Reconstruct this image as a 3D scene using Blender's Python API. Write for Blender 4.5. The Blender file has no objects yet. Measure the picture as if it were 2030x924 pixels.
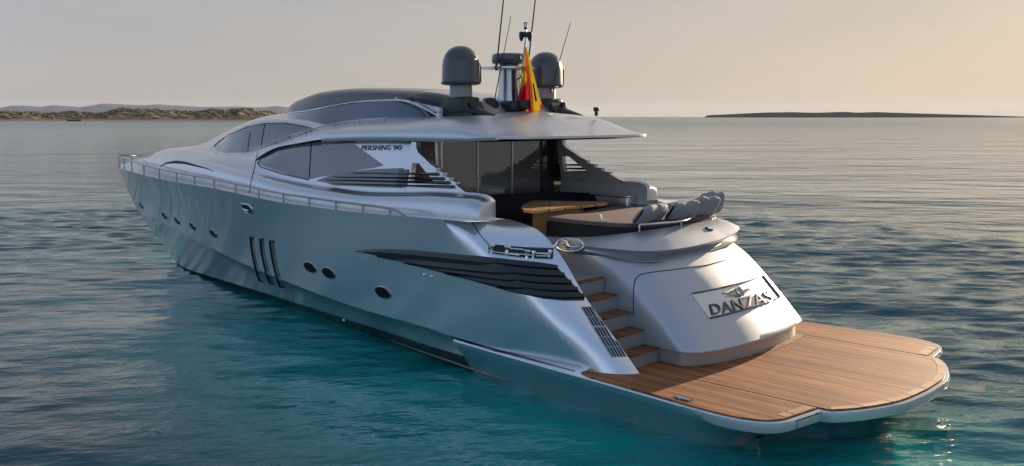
import bpy, bmesh, math, random
import numpy as np
from mathutils import Vector, Matrix
from mathutils.bvhtree import BVHTree
random.seed(7); np.random.seed(7)
S = bpy.context.scene
COL = S.collection
R = math.radians

# ------------------------------------------------------------------ camera, world, sun
CAM_POS = np.array([-5.6, 14.19, 4.8]); FPX = 1860.8; YAW = R(45.7)
PITCH = math.atan((462-231)/FPX)
_h = np.array([math.cos(YAW), -math.sin(YAW), 0.]); RIGHT = np.array([_h[1], -_h[0], 0.])
FWD = _h*math.cos(PITCH)-np.array([0, 0, 1.])*math.sin(PITCH)
UPV = np.array([0, 0, 1.])*math.cos(PITCH)+_h*math.sin(PITCH)
cd = bpy.data.cameras.new('camera'); cam = bpy.data.objects.new('camera', cd); COL.objects.link(cam)
cd.sensor_width = 36.0; cd.lens = FPX/2030*36.0; cd.clip_start = 0.1; cd.clip_end = 80000
M = Matrix((( RIGHT[0], UPV[0], -FWD[0], CAM_POS[0]), (RIGHT[1], UPV[1], -FWD[1], CAM_POS[1]),
            (RIGHT[2], UPV[2], -FWD[2], CAM_POS[2]), (0, 0, 0, 1)))
cam.matrix_world = M; S.camera = cam

SUN_EL = R(11.5); SUN_AZ = np.array([0.11, -1.0]); SUN_AZ = SUN_AZ/np.linalg.norm(SUN_AZ)
TO_SUN = Vector((SUN_AZ[0]*math.cos(SUN_EL), SUN_AZ[1]*math.cos(SUN_EL), math.sin(SUN_EL)))
w = bpy.data.worlds.new('World'); S.world = w; w.use_nodes = True
nt = w.node_tree; nt.nodes.clear()
sky = nt.nodes.new('ShaderNodeTexSky'); sky.sky_type = 'NISHITA'; sky.sun_disc = False
sky.sun_elevation = SUN_EL; sky.sun_rotation = math.atan2(SUN_AZ[0], SUN_AZ[1]) % (2*math.pi)
sky.air_density = 1.2; sky.dust_density = 1.6; sky.ozone_density = 2.5; sky.altitude = 0
gm = nt.nodes.new('ShaderNodeGamma'); gm.inputs['Gamma'].default_value = 0.42          # thick marine haze evens the sky out
hs = nt.nodes.new('ShaderNodeHueSaturation'); hs.inputs['Saturation'].default_value = 1.5
# haze colour: warm mauve on the sun's side, pale clear blue on the side away from it
tcw = nt.nodes.new('ShaderNodeTexCoord'); sxw = nt.nodes.new('ShaderNodeSeparateXYZ'); nt.links.new(tcw.outputs['Generated'], sxw.inputs[0])
mrw = nt.nodes.new('ShaderNodeMapRange'); mrw.interpolation_type = 'SMOOTHSTEP'; mrw.inputs[1].default_value = -0.45; mrw.inputs[2].default_value = 0.40; nt.links.new(sxw.outputs[1], mrw.inputs[0])
hz_ = nt.nodes.new('ShaderNodeMixRGB'); hz_.inputs[1].default_value = (3.95, 3.66, 3.68, 1); hz_.inputs[2].default_value = (5.4, 6.7, 9.0, 1); nt.links.new(mrw.outputs[0], hz_.inputs[0])
mrz = nt.nodes.new('ShaderNodeMapRange'); mrz.interpolation_type = 'SMOOTHSTEP'; mrz.inputs[1].default_value = 0.12; mrz.inputs[2].default_value = 0.65; nt.links.new(sxw.outputs[2], mrz.inputs[0])
mrs = nt.nodes.new('ShaderNodeMapRange'); mrs.interpolation_type = 'SMOOTHSTEP'; mrs.inputs[1].default_value = -0.45; mrs.inputs[2].default_value = -1.0; nt.links.new(sxw.outputs[1], mrs.inputs[0])
pea = nt.nodes.new('ShaderNodeMixRGB'); pea.inputs[1].default_value = (3.85, 3.74, 3.86, 1); pea.inputs[2].default_value = (5.2, 4.42, 3.85, 1); nt.links.new(mrs.outputs[0], pea.inputs[0]); nt.links.new(pea.outputs[0], hz_.inputs[1])
zen = nt.nodes.new('ShaderNodeMixRGB'); zen.inputs[1].default_value = (4.3, 4.2, 4.4, 1); zen.inputs[2].default_value = (2.2, 3.1, 4.8, 1); nt.links.new(mrw.outputs[0], zen.inputs[0])
hz2 = nt.nodes.new('ShaderNodeMixRGB'); nt.links.new(zen.outputs[0], hz2.inputs[2]); nt.links.new(mrz.outputs[0], hz2.inputs[0]); nt.links.new(hz_.outputs[0], hz2.inputs[1])
cmap = nt.nodes.new('ShaderNodeMapping'); cmap.inputs['Scale'].default_value = (1.6, 1.6, 9); cmap.inputs['Rotation'].default_value = (0.12, 0.05, 0); nt.links.new(tcw.outputs['Generated'], cmap.inputs[0])
cn = nt.nodes.new('ShaderNodeTexNoise'); cn.inputs['Scale'].default_value = 1.7; cn.inputs['Detail'].default_value = 5; cn.inputs['Roughness'].default_value = .55; nt.links.new(cmap.outputs[0], cn.inputs['Vector'])
cr_ = nt.nodes.new('ShaderNodeValToRGB'); cr_.color_ramp.elements[0].position = .35; cr_.color_ramp.elements[0].color = (.93, .945, .97, 1); cr_.color_ramp.elements[1].position = .68; cr_.color_ramp.elements[1].color = (1.08, 1.045, 1.015, 1); nt.links.new(cn.outputs[0], cr_.inputs[0])
hz3 = nt.nodes.new('ShaderNodeMixRGB'); hz3.blend_type = 'MULTIPLY'; hz3.inputs[0].default_value = 1; nt.links.new(hz2.outputs[0], hz3.inputs[1]); nt.links.new(cr_.outputs[0], hz3.inputs[2])
mixh = nt.nodes.new('ShaderNodeMixRGB'); mixh.blend_type = 'MIX'; mixh.inputs[0].default_value = 0.62; nt.links.new(hz3.outputs[0], mixh.inputs[2])
bg = nt.nodes.new('ShaderNodeBackground'); bg.inputs['Strength'].default_value = 0.05
wo = nt.nodes.new('ShaderNodeOutputWorld')
nt.links.new(sky.outputs[0], gm.inputs['Color']); nt.links.new(gm.outputs[0], hs.inputs['Color']); nt.links.new(hs.outputs[0], mixh.inputs[1])
nt.links.new(mixh.outputs[0], bg.inputs[0]); nt.links.new(bg.outputs[0], wo.inputs[0])
sd = bpy.data.lights.new('sun', 'SUN'); sd.energy = 3.4; sd.angle = R(0.5); sd.color = (1.0, 0.78, 0.55)
so = bpy.data.objects.new('sun', sd); COL.objects.link(so)
so.rotation_euler = TO_SUN.to_track_quat('Z', 'Y').to_euler()
S.view_settings.view_transform = 'Standard'; S.view_settings.look = 'None'
S.view_settings.exposure = 1.58; S.view_settings.gamma = 1.0; S.view_settings.use_curve_mapping = False

# ------------------------------------------------------------------ small maths
def pixray(px, py):
    return FWD+RIGHT*((px-1015)/FPX)-UPV*((py-462)/FPX)
def at(px, py, **k):
    d = pixray(px, py); a, v = list(k.items())[0]; i = 'xyz'.index(a)
    return CAM_POS+d*((v-CAM_POS[i])/d[i])
def pchip(xk, yk, x):
    xk = np.asarray(xk, float); yk = np.asarray(yk, float); x = np.asarray(x, float)
    if xk[0] > xk[-1]: xk = xk[::-1]; yk = yk[::-1]
    h = np.diff(xk); dl = np.diff(yk)/h; n = len(xk); m = np.zeros(n)
    if n == 2: m[:] = dl[0]
    else:
        for i in range(1, n-1):
            if dl[i-1]*dl[i] > 0:
                w1 = 2*h[i]+h[i-1]; w2 = h[i]+2*h[i-1]
                m[i] = (w1+w2)/(w1/dl[i-1]+w2/dl[i])
        m[0] = dl[0]; m[-1] = dl[-1]
    i = np.clip(np.searchsorted(xk, x)-1, 0, n-2); t = np.clip((x-xk[i])/h[i], 0, 1)
    return ((2*t**3-3*t**2+1)*yk[i]+(t**3-2*t**2+t)*h[i]*m[i]+(-2*t**3+3*t**2)*yk[i+1]+(t**3-t**2)*h[i]*m[i+1])
def catmull(P, n):
    P = np.asarray(P, float); Q = np.vstack([2*P[0]-P[1], P, 2*P[-1]-P[-2]])
    d = np.concatenate([[0], np.cumsum(np.linalg.norm(np.diff(P, axis=0), axis=1))])
    out = []
    for u in np.linspace(0, d[-1], n):
        i = min(max(np.searchsorted(d, u)-1, 0), len(P)-2)
        t = (u-d[i])/max(d[i+1]-d[i], 1e-9)
        p0, p1, p2, p3 = Q[i:i+4]
        out.append(.5*((2*p1)+(-p0+p2)*t+(2*p0-5*p1+4*p2-p3)*t*t+(-p0+3*p1-3*p2+p3)*t**3))
    return np.array(out)
def resample(P, n):
    P = np.asarray(P, float); d = np.concatenate([[0], np.cumsum(np.linalg.norm(np.diff(P, axis=0), axis=1))])
    u = np.linspace(0, d[-1], n); return np.stack([np.interp(u, d, P[:, k]) for k in range(P.shape[1])], 1)
def smooth(t): t = np.clip(t, 0, 1); return t*t*(3-2*t)

# ------------------------------------------------------------------ mesh builder
class MB:
    def __init__(s): s.v = []; s.f = []; s.m = []
    def add(s, V, F, mi=0):
        o = len(s.v); s.v += [tuple(map(float, p)) for p in V]
        s.f += [tuple(o+i for i in f) for f in F]; s.m += [mi]*len(F)
    def grid(s, P, flip=False, mi=0, closeu=False):
        P = np.asarray(P, float); a, b = P.shape[:2]; F = []
        for i in range(a if closeu else a-1):
            for j in range(b-1):
                i2 = (i+1) % a
                q = (i*b+j, i2*b+j, i2*b+j+1, i*b+j+1)
                F.append(q[::-1] if flip else q)
        s.add(P.reshape(-1, 3), F, mi)
    def sym(s, P, flip=False, mi=0):
        s.grid(P, flip, mi); Q = np.array(P); Q[..., 1] *= -1; s.grid(Q, not flip, mi)
    def box(s, c, d, rot=None, mi=0, bev=0.0):
        c = np.array(c, float); d = np.array(d, float)/2
        bm = bmesh.new(); bmesh.ops.create_cube(bm, size=1.0)
        for v in bm.verts: v.co = Vector((v.co.x*2*d[0], v.co.y*2*d[1], v.co.z*2*d[2]))
        if bev > 0: bmesh.ops.bevel(bm, geom=bm.edges[:], offset=bev, segments=3, affect='EDGES', profile=.5)
        Mx = rot if rot is not None else Matrix.Identity(3)
        V = [np.array(Mx @ v.co)+c for v in bm.verts]; bm.verts.index_update()
        F = [[v.index for v in f.verts] for f in bm.faces]; bm.free(); s.add(V, F, mi)
    def tube(s, P, r, n=8, mi=0, cap=True, closed=False):
        P = np.asarray(P, float); k = len(P); rr = np.full(k, r) if np.isscalar(r) else np.asarray(r)
        rings = []
        for i in range(k):
            t = P[(i+1) % k if closed else min(i+1, k-1)]-P[i-1 if closed else max(i-1, 0)]
            t = t/max(np.linalg.norm(t), 1e-9)
            a = np.array([0, 0, 1.]) if abs(t[2]) < .9 else np.array([1., 0, 0])
            u = np.cross(t, a); u /= np.linalg.norm(u); v = np.cross(t, u)
            th = np.linspace(0, 2*math.pi, n, endpoint=False)
            rings.append(P[i]+rr[i]*(np.cos(th)[:, None]*u+np.sin(th)[:, None]*v))
        V = np.concatenate(rings); F = []
        for i in range(k if closed else k-1):
            for j in range(n):
                i2 = (i+1) % k; F.append((i*n+j, i*n+(j+1) % n, i2*n+(j+1) % n, i2*n+j))
        if cap and not closed: F.append(tuple(range(n))[::-1]); F.append(tuple((k-1)*n+j for j in range(n)))
        s.add(V, F, mi)
    def lathe(s, prof, c, n=32, mi=0, tilt=None):
        # prof: list of (r, z)
        c = np.array(c, float); V = []; F = []; k = len(prof)
        for r, z in prof:
            for j in range(n):
                th = 2*math.pi*j/n; p = Vector((r*math.cos(th), r*math.sin(th), z))
                if tilt is not None: p = tilt @ p
                V.append(np.array(p)+c)
        for i in range(k-1):
            for j in range(n): F.append((i*n+j, i*n+(j+1) % n, (i+1)*n+(j+1) % n, (i+1)*n+j))
        F.append(tuple(range(n))[::-1]); F.append(tuple((k-1)*n+j for j in range(n)))
        s.add(V, F, mi)
    def prism(s, poly, z0, z1, mi=0):
        n = len(poly); z0 = np.broadcast_to(z0, n); z1 = np.broadcast_to(z1, n)
        V = [(p[0], p[1], z0[i]) for i, p in enumerate(poly)]+[(p[0], p[1], z1[i]) for i, p in enumerate(poly)]
        F = [tuple(range(n))[::-1], tuple(range(n, 2*n))]+[(i, (i+1) % n, n+(i+1) % n, n+i) for i in range(n)]
        s.add(V, F, mi)
    def prism_xz(s, poly, y0, y1, mi=0):
        n = len(poly); y0 = np.broadcast_to(y0, n); y1 = np.broadcast_to(y1, n)
        V = [(p[0], y0[i], p[1]) for i, p in enumerate(poly)]+[(p[0], y1[i], p[1]) for i, p in enumerate(poly)]
        F = [tuple(range(n)), tuple(range(n, 2*n))[::-1]]+[((i+1) % n, i, n+i, n+(i+1) % n) for i in range(n)]
        s.add(V, F, mi)
    def build(s, name, mats, parent=None, smooth=True, auto=35, fixn=True, split=True):
        if split and s.v:
            # port and starboard twins become two objects of the same name
            n = len(s.v); par = list(range(n))
            def fd(a):
                while par[a] != a: par[a] = par[par[a]]; a = par[a]
                return a
            key = {}
            for i, p in enumerate(s.v):
                k = (round(p[0], 3), round(p[1], 3), round(p[2], 3))
                if k in key: par[fd(i)] = fd(key[k])
                else: key[k] = i
            for f in s.f:
                a = fd(f[0])
                for q in f[1:]: par[fd(q)] = a
            lo = {}; hi = {}
            for i, p in enumerate(s.v):
                r = fd(i); lo[r] = min(lo.get(r, 9e9), p[1]); hi[r] = max(hi.get(r, -9e9), p[1])
            if parent is not None and all(lo[r] > 0 or hi[r] < 0 for r in lo) and any(lo[r] > 0 for r in lo) and any(hi[r] < 0 for r in lo):
                A = MB(); B = MB()
                for f, m in zip(s.f, s.m):
                    t = A if lo[fd(f[0])] > 0 else B; t.add([s.v[i] for i in f], [tuple(range(len(f)))], m)
                o = A.build(name, mats, parent, smooth, auto, fixn, False); B.build(name, mats, parent, smooth, auto, fixn, False); return o
        me = bpy.data.meshes.new(name); me.from_pydata(s.v, [], s.f); me.update()
        if not isinstance(mats, (list, tuple)): mats = [mats]
        for m in mats: me.materials.append(m)
        if len(mats) > 1: me.polygons.foreach_set('material_index', s.m)
        bm = bmesh.new(); bm.from_mesh(me)
        bmesh.ops.remove_doubles(bm, verts=bm.verts, dist=1e-4)
        if fixn: bmesh.ops.recalc_face_normals(bm, faces=bm.faces)
        bm.to_mesh(me); bm.free()
        if smooth:
            me.polygons.foreach_set('use_smooth', [True]*len(me.polygons))
            me.set_sharp_from_angle(angle=R(auto))
        o = bpy.data.objects.new(name, me); COL.objects.link(o); attach(o, parent); return o
def attach(o, parent):
    if parent is not None:
        o.parent = parent
        if parent.parent is None: o.matrix_parent_inverse = Matrix.Translation(-parent.location)
def tag(o, label=None, cat=None, group=None, kind=None):
    for k, v in (('label', label), ('category', cat), ('group', group), ('kind', kind)):
        if v: o[k] = v
    return o
def thing(name, label, cat, loc, group=None):
    o = bpy.data.objects.new(name, None); COL.objects.link(o); o.location = loc; o.empty_display_size = .3
    return tag(o, label, cat, group)
def bvh_of(*objs):
    V = []; F = []
    for o in objs:
        k = len(V); V += [v.co[:] for v in o.data.vertices]; F += [tuple(k+i for i in p.vertices) for p in o.data.polygons]
    return BVHTree.FromPolygons(V, F)
def hit(b, px, py):
    d = Vector(pixray(px, py)).normalized(); loc, n, i, t = b.ray_cast(Vector(CAM_POS), d)
    if loc is None: return None
    if n.dot(d) > 0: n = -n
    return np.array(loc), np.array(n)
def patch(mb, b, top, bot, nx=24, ny=6, off=.006, depth=.02, mirror=False, mi=0):
    """A thin shell lying on surface b between an upper and a lower outline."""
    T = resample(top, nx); B = resample(bot, nx); P = np.zeros((nx, ny, 3)); N = np.zeros((nx, ny, 3)); last = None
    for i in range(nx):
        for j in range(ny):
            q = T[i]+(B[i]-T[i])*(j/(ny-1)); h = hit(b, *q)
            if h is None: h = last
            if h is None: h = (at(*q, y=2.4), np.array([0, 1., 0]))
            last = h; P[i, j], N[i, j] = h
    for k in range(2):
        N[1:-1] = (N[:-2]+N[1:-1]*2+N[2:])/4
    N /= np.linalg.norm(N, axis=2, keepdims=True)
    O = P+N*off; I = P-N*depth
    sides = [(O, False), (I, True), (np.stack([O[:, 0], I[:, 0]], 1), True), (np.stack([O[:, -1], I[:, -1]], 1), False),
             (np.stack([O[0], I[0]], 1), False), (np.stack([O[-1], I[-1]], 1), True)]
    for G, fl in sides:
        mb.grid(G, fl, mi)
        if mirror: Q = G.copy(); Q[..., 1] *= -1; mb.grid(Q, not fl, mi)
    return O
def pline(b, pts, n=30, off=.004):
    Q = resample(pts, n); out = []
    for q in Q:
        h = hit(b, *q)
        if h is not None: out.append(h[0]+h[1]*off)
    return np.array(out)

# ------------------------------------------------------------------ materials
def mat(name, col, rough=.5, metal=0., coat=0., coatr=.03, spec=.5, **k):
    m = bpy.data.materials.new(name); m.use_nodes = True; b = m.node_tree.nodes['Principled BSDF']
    b.inputs['Base Color'].default_value = (*col, 1); b.inputs['Roughness'].default_value = rough
    b.inputs['Metallic'].default_value = metal; b.inputs['Coat Weight'].default_value = coat
    b.inputs['Coat Roughness'].default_value = coatr; b.inputs['Specular IOR Level'].default_value = spec
    return m
def nodes(m): return m.node_tree.nodes, m.node_tree.links, m.node_tree.nodes['Principled BSDF']
def noise(m, scale, detail=4, rough=.5, vec=None, coord='Object', stretch=None):
    N, L, b = nodes(m); tc = N.new('ShaderNodeTexCoord'); n = N.new('ShaderNodeTexNoise')
    n.inputs['Scale'].default_value = scale; n.inputs['Detail'].default_value = detail; n.inputs['Roughness'].default_value = rough
    if stretch:
        mp = N.new('ShaderNodeMapping'); mp.inputs['Scale'].default_value = stretch; L.new(tc.outputs[coord], mp.inputs[0]); L.new(mp.outputs[0], n.inputs['Vector'])
    else: L.new(tc.outputs[coord], n.inputs['Vector'])
    return n
def ramp(m, src, stops):
    N, L, b = nodes(m); r = N.new('ShaderNodeValToRGB'); e = r.color_ramp.elements
    while len(e) < len(stops): e.new(.5)
    for i, (p, c) in enumerate(stops): e[i].position = p; e[i].color = (*c, 1)
    L.new(src, r.inputs[0]); return r
def rough_var(m, scale, lo, hi, stretch=None):
    N, L, b = nodes(m); n = noise(m, scale, 5, .6, stretch=stretch); mr = N.new('ShaderNodeMapRange')
    mr.inputs[1].default_value = .3; mr.inputs[2].default_value = .7; mr.inputs[3].default_value = lo; mr.inputs[4].default_value = hi
    L.new(n.outputs[0], mr.inputs[0]); L.new(mr.outputs[0], b.inputs['Roughness'])
def bump(m, src, strength, dist):
    N, L, b = nodes(m); bp = N.new('ShaderNodeBump'); bp.inputs['Strength'].default_value = strength; bp.inputs['Distance'].default_value = dist
    L.new(src, bp.inputs['Height']); L.new(bp.outputs[0], b.inputs['Normal']); return bp

SILVER = mat('silver_metallic_paint', (.65, .685, .73), .25, .84, 1.0, .04)
SILVERM = mat('silver_matt_paint', (.43, .455, .495), .44, .62, .2, .2)
SILVER2 = mat('silver_deckhouse_paint', (.50, .53, .58), .27, .84, .7, .06)
HULLP = mat('silver_hull_paint', (.72, .755, .81), .26, .86, .65, .035)
SATIN = mat('satin_silver_roof', (.55, .57, .61), .36, .75, .25, .15)
BLACK = mat('black_gloss_trim', (.010, .011, .013), .16, 0, .4, .05)
BOOT = mat('black_antifouling', (.008, .012, .015), .25, 0, .5, .08)
SATBLACK = mat('satin_black', (.015, .016, .019), .42)
GLASS = mat('tinted_window_glass', (.115, .125, .15), .07, .55, .6, .02)
DKGLASS = mat('dark_roof_glass', (.05, .065, .105), .06, .5, 1.0, .02)
PORTGLASS = mat('porthole_glass', (.010, .010, .012), .45, 0, .0, .02, .1)
DOORGLASS = mat('smoked_door_glass', (.15, .15, .155), .05, .5, .5, .02)
CHROME = mat('polished_steel', (.72, .72, .72), .10, 1.0); rough_var(CHROME, 9, .06, .16)
STEEL = mat('brushed_steel', (.55, .56, .58), .28, 1.0); rough_var(STEEL, 6, .2, .36, (1, 1, 14))
DOME = mat('dome_grey_plastic', (.05, .058, .07), .30, .15, .35, .12)
GREYP = mat('grey_pedestal_paint', (.27, .27, .28), .4, .2)
WHITEP = mat('white_paint', (.72, .71, .68), .4)
NAVY = mat('navy_leather', (.007, .009, .014), .6, 0, 0, .03, .2)
MAUVE = mat('mauve_sunpad_fabric', (.10, .062, .068), .8)
n_ = noise(MAUVE, 60, 3); bump(MAUVE, n_.outputs[0], .3, .01)
CUSH = mat('grey_cushion_fabric', (.25, .255, .28), .85)
n_ = noise(CUSH, 9, 4, .5); bump(CUSH, n_.outputs[0], .35, .04)
DECKG = mat('grey_deck_coating', (.22, .215, .21), .7); n_ = noise(DECKG, 80, 2); bump(DECKG, n_.outputs[0], .2, .004)
FOREDECK = mat('pale_deck_paint', (.78, .73, .71), .5)
SEAM = mat('dark_seam', (.006, .006, .007), .6)

def teak(name, base, dark, light, plank=.055):
    m = mat(name, base, .6, spec=.22); N, L, b = nodes(m)
    tc = N.new('ShaderNodeTexCoord'); sp = N.new('ShaderNodeSeparateXYZ'); L.new(tc.outputs['Object'], sp.inputs[0])
    dv = N.new('ShaderNodeMath'); dv.operation = 'DIVIDE'; dv.inputs[1].default_value = plank; L.new(sp.outputs[1], dv.inputs[0])
    fl = N.new('ShaderNodeMath'); fl.operation = 'FLOOR'; L.new(dv.outputs[0], fl.inputs[0])
    fr = N.new('ShaderNodeMath'); fr.operation = 'FRACT'; L.new(dv.outputs[0], fr.inputs[0])
    wn = N.new('ShaderNodeTexWhiteNoise'); wn.noise_dimensions = '1D'; L.new(fl.outputs[0], wn.inputs['W'])
    # grain, stretched along the boat, shifted per plank
    cm = N.new('ShaderNodeCombineXYZ'); ad = N.new('ShaderNodeMath'); ad.operation = 'MULTIPLY_ADD'; ad.inputs[1].default_value = 30.
    L.new(wn.outputs['Value'], ad.inputs[0]); L.new(sp.outputs[0], ad.inputs[2]); L.new(ad.outputs[0], cm.inputs[0])
    sy = N.new('ShaderNodeMath'); sy.operation = 'MULTIPLY'; sy.inputs[1].default_value = 22.; L.new(sp.outputs[1], sy.inputs[0]); L.new(sy.outputs[0], cm.inputs[1]); L.new(sp.outputs[2], cm.inputs[2])
    g = N.new('ShaderNodeTexNoise'); g.inputs['Scale'].default_value = 1.9; g.inputs['Detail'].default_value = 7; g.inputs['Roughness'].default_value = .65; L.new(cm.outputs[0], g.inputs['Vector'])
    # broad weathering
    bn = noise(m, 0.9, 4, .6, stretch=(.5, 1.6, 1))
    mx = N.new('ShaderNodeMath'); mx.operation = 'MULTIPLY_ADD'; mx.inputs[1].default_value = .36; L.new(wn.outputs['Value'], mx.inputs[0]); L.new(g.outputs[0], mx.inputs[2])
    m2 = N.new('ShaderNodeMath'); m2.operation = 'MULTIPLY_ADD'; m2.inputs[1].default_value = .55; L.new(bn.outputs[0], m2.inputs[0]); L.new(mx.outputs[0], m2.inputs[2])
    rp = ramp(m, m2.outputs[0], [(.62, dark), (.92, base), (1.22, light)])
    for e, p in zip(rp.color_ramp.elements, (.25, .5, .78)): e.position = p
    sc = N.new('ShaderNodeMapRange'); sc.inputs[1].default_value = .58; sc.inputs[2].default_value = 1.38; L.new(m2.outputs[0], sc.inputs[0]); L.new(sc.outputs[0], rp.inputs[0])
    lt = N.new('ShaderNodeMath'); lt.operation = 'LESS_THAN'; lt.inputs[1].default_value = .09; L.new(fr.outputs[0], lt.inputs[0])
    mxc = N.new('ShaderNodeMixRGB'); mxc.inputs[2].default_value = (.035, .02, .012, 1); L.new(lt.outputs[0], mxc.inputs[0]); L.new(rp.outputs[0], mxc.inputs[1])
    L.new(mxc.outputs[0], b.inputs['Base Color'])
    mr = N.new('ShaderNodeMapRange'); mr.inputs[3].default_value = .52; mr.inputs[4].default_value = .75; L.new(bn.outputs[0], mr.inputs[0]); L.new(mr.outputs[0], b.inputs['Roughness'])
    bump(m, g.outputs[0], .25, .004); return m
TEAK = teak('teak_planking', (.28, .105, .036), (.13, .045, .018), (.42, .18, .07))
TREAD = teak('stair_teak', (.20, .082, .034), (.10, .038, .018), (.30, .13, .06))
TABLE = teak('varnished_table_wood', (.62, .36, .15), (.52, .28, .11), (.70, .44, .21), plank=.5)
TABLE.node_tree.nodes['Principled BSDF'].inputs['Coat Weight'].default_value = .4

# ------------------------------------------------------------------ the yacht
yacht = thing('motor_yacht', 'silver motor yacht with black side louvres, twin radar domes and a teak stern platform', 'yacht', (14, 0, 0))

def ysheer(x): return 3.2*(1-np.clip((np.asarray(x, float)-11)/17.04, 0, 1)**2.2)
ZS = ([3, 5, 7, 9, 10, 11, 12, 14, 16, 18, 20, 22, 24, 28.1], [3.0, 3.0, 2.985, 2.94, 2.93, 2.94, 2.95, 3.03, 3.09, 3.10, 3.11, 3.13, 3.12, 3.03])
def zsheer(x): return pchip(*ZS, x)
def yknuck(x): return 2.85*(1-np.clip((np.asarray(x, float)-8)/18.5, 0, 1)**1.68)
ZK = ([3, 6.6, 7.6, 10, 13.3, 15, 16.5, 19.3, 23, 26.6], [.72, .73, .83, .88, 1.03, 1.11, 1.19, 1.36, 1.50, 1.56])
def zknuck(x): return pchip(*ZK, x)

# --- hull topsides: bow -> x=7.2 -> round the quarter -> inner edge of the stern wing
ns, na = 90, 30
s = 1-np.linspace(0, 1, ns)**1.25
XA = 7.2
xs_ = XA+(28.04-XA)*s; Sh = np.stack([xs_, ysheer(xs_), zsheer(xs_)], 1)
xk_ = XA+(26.5-XA)*s; Kn = np.stack([xk_, yknuck(xk_), zknuck(xk_)], 1)
tt = np.linspace(0, 1, 30)
ctl_t = [0, .06, .19, .54, .81, 1.0]
ctl = np.array([  # per t: c1, c2, c3, E
    [(6.9, 3.16, 2.985), (6.6, 2.95, 2.99), (6.33, 2.6, 2.985), (6.05, 2.33, 2.985)],
    [(6.6, 3.12, 2.86), (6.2, 2.92, 2.83), (5.8, 2.60, 2.86), (5.43, 2.33, 2.88)],
    [(6.2, 3.09, 2.56), (5.75, 2.92, 2.52), (5.3, 2.62, 2.56), (4.95, 2.33, 2.58)],
    [(5.2, 3.0, 1.79), (4.62, 2.86, 1.76), (4.33, 2.6, 1.77), (4.22, 2.33, 1.77)],
    [(4.75, 2.92, 1.22), (4.05, 2.82, 1.21), (3.70, 2.58, 1.18), (3.57, 2.33, 1.16)],
    [(4.9, 2.82, .72), (3.75, 2.76, .715), (3.26, 2.56, .71), (3.11, 2.33, .71)]])
H = np.zeros((ns+na, len(tt), 3))
for j, t in enumerate(tt):
    P = Sh*(1-t)+Kn*t
    P[:, 1] -= np.minimum(.55*s**2*(1-s)*4*t*(1-t)*1.4, P[:, 1]*.5)
    H[:ns, j] = P
    c = np.array([[pchip(ctl_t, ctl[:, a, b], t) for b in range(3)] for a in range(4)])
    seg = catmull(np.vstack([P[-14], P[-1], c]), 200)
    k = np.argmin(np.abs(seg[:, 0]-P[-1, 0]) + np.linalg.norm(seg-P[-1], axis=1))
    H[ns:, j] = resample(seg[k:], na+1)[1:]
mb = MB(); mb.sym(H)
# below the knuckle
xb = np.array([4.5, 7, 10, 15, 19, 22, 23.75])
def zboot(x): return pchip(xb, [.36, .33, .30, .25, .16, .06, .01], x)
def yboot(x): return pchip(xb, [2.62, 2.5, 2.17, 1.56, 1.02, .50, 0.], x)
XB = 4.5
sb = 1-np.linspace(0, 1, 80)**1.25
xk2 = XB+(26.5-XB)*sb; K2 = np.stack([xk2, yknuck(xk2), zknuck(xk2)], 1)
xf = XB+(23.75-XB)*sb; F2 = np.stack([xf, yboot(xf), zboot(xf)], 1)
G = np.stack([K2*(1-t)+F2*t-np.stack([0*sb, np.minimum(.10*math.sin(math.pi*t)*np.ones_like(sb), K2[:, 1]*.3)*(1-sb), 0*sb], 1) for t in np.linspace(0, 1, 9)], 1)
mb.sym(G)
hull = mb.build('hull', HULLP, yacht, auto=24)
mb = MB()
xg = XB+(23.6-XB)*sb
def ywl(x): return pchip([4.5, 6, 8, 10, 12, 15, 18, 21.8, 23.6], [2.42, 2.40, 2.2, 1.94, 1.68, 1.26, .86, .38, 0], x)
W0 = np.stack([xg, ywl(xg), 0*xg-.02], 1); xu = XB+(21.5-XB)*sb; U0 = np.stack([xu, ywl(XB+(23.6-XB)*sb)*.72, 0*xu-.9], 1)
F2b = F2.copy(); F2b[:, 2] -= .001
mb.sym(np.stack([F2b, (F2b+W0)/2, W0, U0], 1))
boot = mb.build('boot_stripe', BOOT, yacht)
mb = MB(); ln = np.stack([xg, ywl(xg)+.075*(1-sb), 0*xg+.085], 1)[:-1]
mb.tube(ln, .022, 6); l2 = ln.copy(); l2[:, 1] *= -1; mb.tube(l2, .022, 6); mb.build('spray_rail', mat('grey_rail_paint', (.16, .16, .15), .5), yacht)

# wing inner walls (line the stairwell)
mb = MB(); E = H[-1]
for sg in (1, -1):
    P = np.stack([E*[1, sg, 1], np.stack([E[:, 0]*0+E[:, 0], E[:, 1]*sg*.985, E[:, 2]], 1)-np.array([0, 0, 0]), ], 1)
    Q = np.stack([np.stack([np.linspace(e[0], 7.0, 8), np.full(8, sg*2.30), np.linspace(e[2], min(e[2], 2.9), 8)], 1) for e in E], 0)
    Q[:, 0] = E*[1, sg, 1]; mb.grid(Q)
mb.build('stairwell_wall', SILVERM, yacht)

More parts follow.
